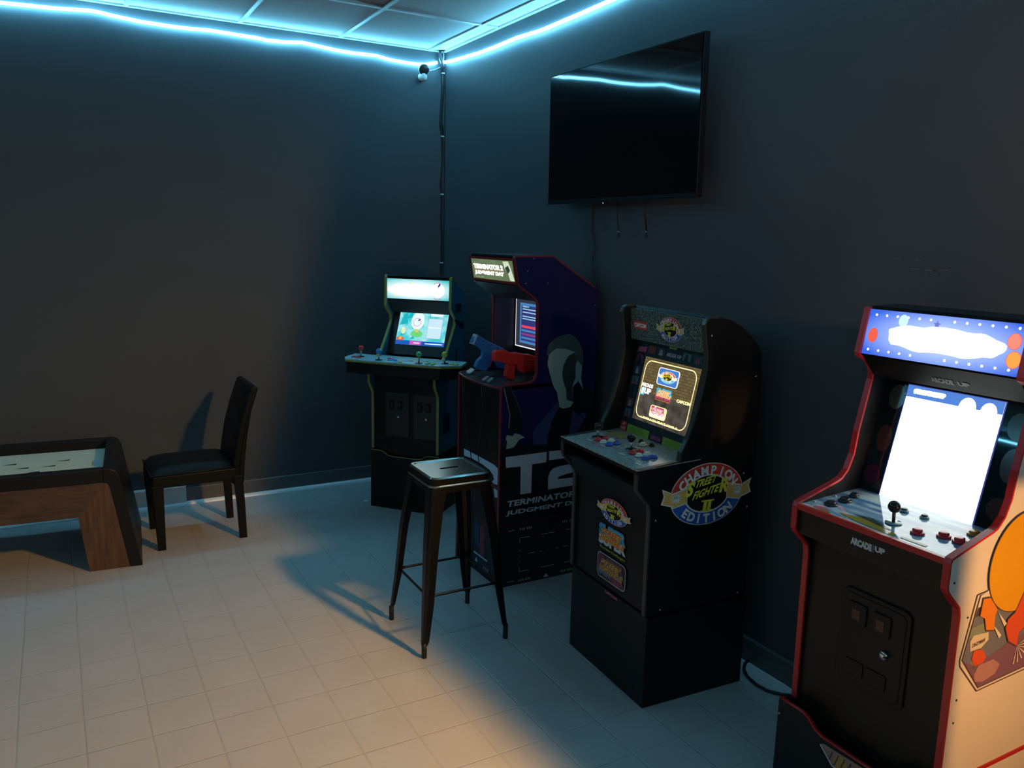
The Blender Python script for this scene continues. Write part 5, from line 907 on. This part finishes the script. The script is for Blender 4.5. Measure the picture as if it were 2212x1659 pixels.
for (p, q) in (((-1, -1), (1, -1)), ((1, -1), (1, 1)), ((1, 1), (-1, 1)), ((-1, 1), (-1, -1))):
    e = a + .026; z = 0.235
    P0 = Vector((p[0] * e, p[1] * e, z)); P1 = Vector((q[0] * e, q[1] * e, z)); MB().tube([P0, P0.lerp(P1, .12), P0.lerp(P1, .88), P1], [.007, .0052, .0052, .007], GUN, 10).build('foot_rail', st)

# ---------------------------------------------------------------- dining chair
LEA = mat('black_leather', (0.005, 0.005, 0.005), 0.45, spec=0.2, noise=0.1, nscale=20, bump=0.15, bscale=400); LEG = mat('black_wood', (0.005, 0.004, 0.004), 0.45, spec=0.2)
ch = root('dining_chair', (0.585, 4.42, 0), R(0.8), 'black leather dining chair in profile in front of the back wall', 'chair')
fy = 0.172
def tleg(x0, x1, z1, y, name, w0=.018, w1=.027, xm=None):
    mb = MB(); secs = [(x0, 0, w0)] + ([(xm, z1 * .55, (w0 + w1) / 2)] if xm else []) + [(x1, z1, w1)]
    rings = [[(x - w_, y - w_ * .8, z), (x + w_, y - w_ * .8, z), (x + w_, y + w_ * .8, z), (x - w_, y + w_ * .8, z)] for x, z, w_ in secs]; vs = [p for r_ in rings for p in r_]
    fs = [(0, 3, 2, 1)] + [(i * 4 + k, i * 4 + (k + 1) % 4, (i + 1) * 4 + (k + 1) % 4, (i + 1) * 4 + k) for i in range(len(secs) - 1) for k in range(4)] + [tuple(len(vs) - 4 + k for k in range(4))]
    mb.add(vs, fs, LEG).build(name, ch, bevel=.002)
for y in (-fy, fy): tleg(-0.198, -0.205, 0.340, y, 'leg'); tleg(0.203, 0.185, 0.345, y, 'leg', .018, .022, .196)
mb = MB(); mb.prism(rr(-0.232, -0.185, 0.185, 0.185, .015), lambda x, y, s: (x, y, s), 0.325, 0.388, LEA); mb.build('seat_frame', ch, bevel=.006)
# domed cushion
nx, ny = 14, 10; vs = []; fs = []
for i in range(nx + 1):
    for j in range(ny + 1):
        u = i / nx * 2 - 1; v = j / ny * 2 - 1; h = 0.386 + 0.048 * ((1 - abs(u) ** 5) * (1 - abs(v) ** 4)) ** 0.6; vs.append((-0.024 + 0.208 * u, 0.186 * v, h))
for i in range(nx):
    for j in range(ny): q_ = i * (ny + 1) + j; fs.append((q_, q_ + ny + 1, q_ + ny + 2, q_ + 1))
MB().add(vs, fs, LEA, True).build('seat_cushion', ch)
MB().tube([(-0.228, -0.187, .390), (0.180, -0.187, .394)], .0035, LEA).tube([(-0.233, -0.18, .390), (-0.233, 0.18, .390)], .0035, LEA).build('piping', ch)
bk = [(0.155, 0.300), (0.215, 0.300), (0.222, 0.400), (0.240, 0.55), (0.265, 0.68), (0.303, 0.800), (0.296, 0.812), (0.270, 0.806), (0.225, 0.68), (0.190, 0.55), (0.168, 0.42)]
mb = MB(); mb.prism(bk, lambda x, y, s: (x, s, y + 0.012 * math.sin(math.pi * (s + .185) / .37) * (1 if y > .7 else 0)), -0.183, 0.183, LEA, True); bko = mb.build('backrest', ch, bevel=.008)
MB().tube([(x + 0.001, -0.184, z) for x, z in ((0.190, .33), (0.203, .45), (0.232, .60), (0.262, .72), (0.285, .795))], .0028, LEA).build('seam', bko)

# ---------------------------------------------------------------- air hockey table
BRW = pnoise('rustic_wood', (0.045, 0.024, 0.014, 1), (0.11, 0.062, 0.036, 1), 6, 0.45, 0.3, 0.7, (1.2, 6, 9)); BRV = pnoise('rustic_wood_upright', (0.055, 0.028, 0.014, 1), (0.13, 0.070, 0.036, 1), 6, 0.45, 0.3, 0.7, (11, 6, 1.2))
CHAR = mat('charcoal_laminate', (0.010, 0.009, 0.009), 0.42, spec=0.25); FIELD = mat('cream_field', (0.60, 0.54, 0.40), 0.5, spec=0.25)
ah = root('games_table', (0.205, 4.09, 0), R(-4.5), 'low wooden games table with cream playfield and slanted legs, cut off by the left edge', 'table')
LX = -1.45; dpt = 0.66; fnp = lambda x, y, s: (x, s, y)
def mirx(pts): return [(LX - x, y) for x, y in reversed(pts)]
arch = [(-0.180, 0.268), (-0.147, 0.0), (0.025, 0.0), (-0.040, 0.400), (-0.048, 0.418), (-0.066, 0.424)]
for s0, s1, nm in ((0.0, 0.02, 'near'), (dpt - .02, dpt, 'far')):
    o = MB().prism([(-0.066, 0.430), (LX + .066, 0.430), (LX + .180, .272), (-0.180, .272)], fnp, s0, s1, BRW).build('apron', ah, label=nm + ' brown wood apron')
    for k in (0, 1):
        pts = [(-0.180, 0.272), (-0.147, 0.0), (0.025, 0.0), (-0.040, 0.405), (-0.048, 0.424), (-0.066, 0.430)]
        MB().prism(pts if k == 0 else mirx(pts), fnp, s0, s1, BRV).build('leg', ah)
for k in (0, 1):
    pts = [(0.025, 0.0), (0.080, 0.0), (0.004, 0.452), (-0.010, 0.482), (-0.036, 0.495), (-0.066, 0.495), (-0.066, 0.430), (-0.048, 0.424), (-0.040, 0.405)]
    MB().prism(pts if k == 0 else mirx(pts), fnp, -0.004, dpt + .004, CHAR).build('end_board', ah, bevel=.004)
rm = MB(); rm.box((LX + .066, -0.004, 0.430), (-0.066, 0.050, 0.495), CHAR).box((LX + .066, dpt - .050, 0.430), (-0.066, dpt + .004, 0.495), CHAR); rm.build('rim', ah, bevel=.004)
pf = MB().box((LX + .066, 0.050, 0.425), (-0.066, dpt - .050, 0.445), FIELD).build('playfield', ah)
P = Plane((0, 0, 0.445), (1, 0, 0), (0, 1, 0), 0.0008); mb = MB(); TRI = mat('ink_black', (0.02, 0.018, 0.015), .4)
for x, y in ((-0.230, .42), (-0.285, .33), (-0.345, .24), (-0.275, .17), (-0.40, .33), (-0.46, .42)): mb.poly(P, [(x - .06, y - .004), (x, y - .012), (x, y + .012)], TRI, 0)
mb.poly(P, rr(-0.115, .27, -0.085, .37, .006), mat('silver_print', (0.5, 0.52, 0.55), .3), 0); mb.poly(P, [(-0.125, .27), (-0.118, .27), (-0.118, .36), (-0.125, .36)], mat('gold_print', rgb(175, 135, 60), .4), 0); mb.build('playfield_marks', pf)

# ---------------------------------------------------------------- odds and ends on the floor
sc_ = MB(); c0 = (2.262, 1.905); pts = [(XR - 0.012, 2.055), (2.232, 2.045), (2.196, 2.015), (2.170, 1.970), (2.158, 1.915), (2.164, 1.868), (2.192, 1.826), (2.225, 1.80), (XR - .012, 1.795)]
tag(sc_.prism(pts, lambda x, y, s: (x, y, s), 0.0005, 0.004, mat('grey_patch', (0.52, 0.50, 0.48), .6)).build('floor_patch'), 'pale grey rounded patch on the floor against the right wall baseboard', 'mat')  # thin pale grey sheet with a rounded edge
tagtube('floor_cable', [(x - 0.006 * (1 if 0 < i < 8 else 0), y, 0.007) for i, (x, y) in enumerate(pts)], 0.0055, CORD, 'black cable curving on the floor round the pale grey patch', 'cable')
tag(MB().lathe([(0.018, 0), (0.017, 0.003), (0.006, 0.006)], (1.575, 4.545, 0), (0, 0, 1), WPL, 16).build('furniture_glide'), 'small white furniture glide at the foot of the corner arcade machine', 'glide')
WST = root('wall_sticker_residue', (XR, 1.6, 1.5), 0, 'faint scratched residue marks on the right wall above the blue marquee', 'residue')
mb = MB(); P = Plane((0, 0, 0), (0, -1, 0), (0, 0, 1), 0.0006); SM = mat('scuff', (0.16, 0.14, 0.13), .5)
for x, y, w_, h_ in [(-0.0049, 0.0664, 0.0191, 0.0021), (0.0188, 0.0808, 0.0048, 0.0012), (0.0236, 0.0553, 0.006, 0.0012), (0.0573, 0.0385, 0.031, 0.0024), (0.0624, 0.0642, 0.0072, 0.003), (0.0699, 0.0763, 0.0048, 0.0021), (0.0616, 0.0708, 0.0048, 0.0015), (0.1078, 0.0363, 0.0382, 0.003), (0.1191, 0.0353, 0.0119, 0.0039), (0.1347, 0.0361, 0.0095, 0.0021), (0.1438, 0.0379, 0.0072, 0.0021), (0.1575, 0.0393, 0.0119, 0.003), (0.1637, 0.0569, 0.0072, 0.0021), (0.0767, 0.0274, 0.0119, 0.0012), (0.1025, 0.0279, 0.0239, 0.0015), (0.0936, 0.0223, 0.0095, 0.0012), (0.1267, 0.0247, 0.0143, 0.0012), (0.0552, 0.0287, 0.0191, 0.0009)]: mb.rect(P, x - w_ / 2, y - h_ / 2, x + w_ / 2, y + h_ / 2, SM)
mb.build('scuff_marks', WST)
# the lamp that throws the warm light (above the frame, on the right wall) and an added shade over the low orange light
tl = root('wall_lamp', (XR, LA.y, LA.z), 0, 'small black wall lamp near the ceiling on the right wall', 'lamp')
MB().box((-0.02, -0.05, -0.05), (0.0, 0.05, 0.05), BLK).build('wall_plate', tl); MB().tube([(-0.02, 0, 0), (-0.06, 0, 0.0)], 0.008, BLK).build('arm', tl)
MB().box((-0.56, -0.50, 0.098), (-0.012, 0.80, 0.110), BLK).box((-0.56, 0.29, -0.03), (-0.012, 0.30, 0.098), BLK).build('blocker_hood', tl)  # added unseen plates that keep the lamp off the ceiling and upper back wall
MB().lathe([(0.03, 0), (0.05, 0.01), (0.05, 0.02)], (-0.06, 0, 0), (-1, 0, 0), BLK).build('shade', tl)

ol = root('added_lamp_shade', tuple(LB), 0, 'added unseen flat black shade on a stand, blocking the low orange light', 'lamp')
MB().box((-0.10, -0.20, 0.060), (0.50, 0.90, 0.070), BLK).build('shade', ol); MB().tube([(-0.12, -0.1, 0.06), (-0.12, -0.1, -LB.z)], 0.01, BLK).lathe([(0.10, 0), (0.10, 0.012), (0.01, 0.02)], (-0.12, -0.1, -LB.z), (0, 0, 1), BLK).build('stand', ol)  # plate added to cut the orange light above deck height
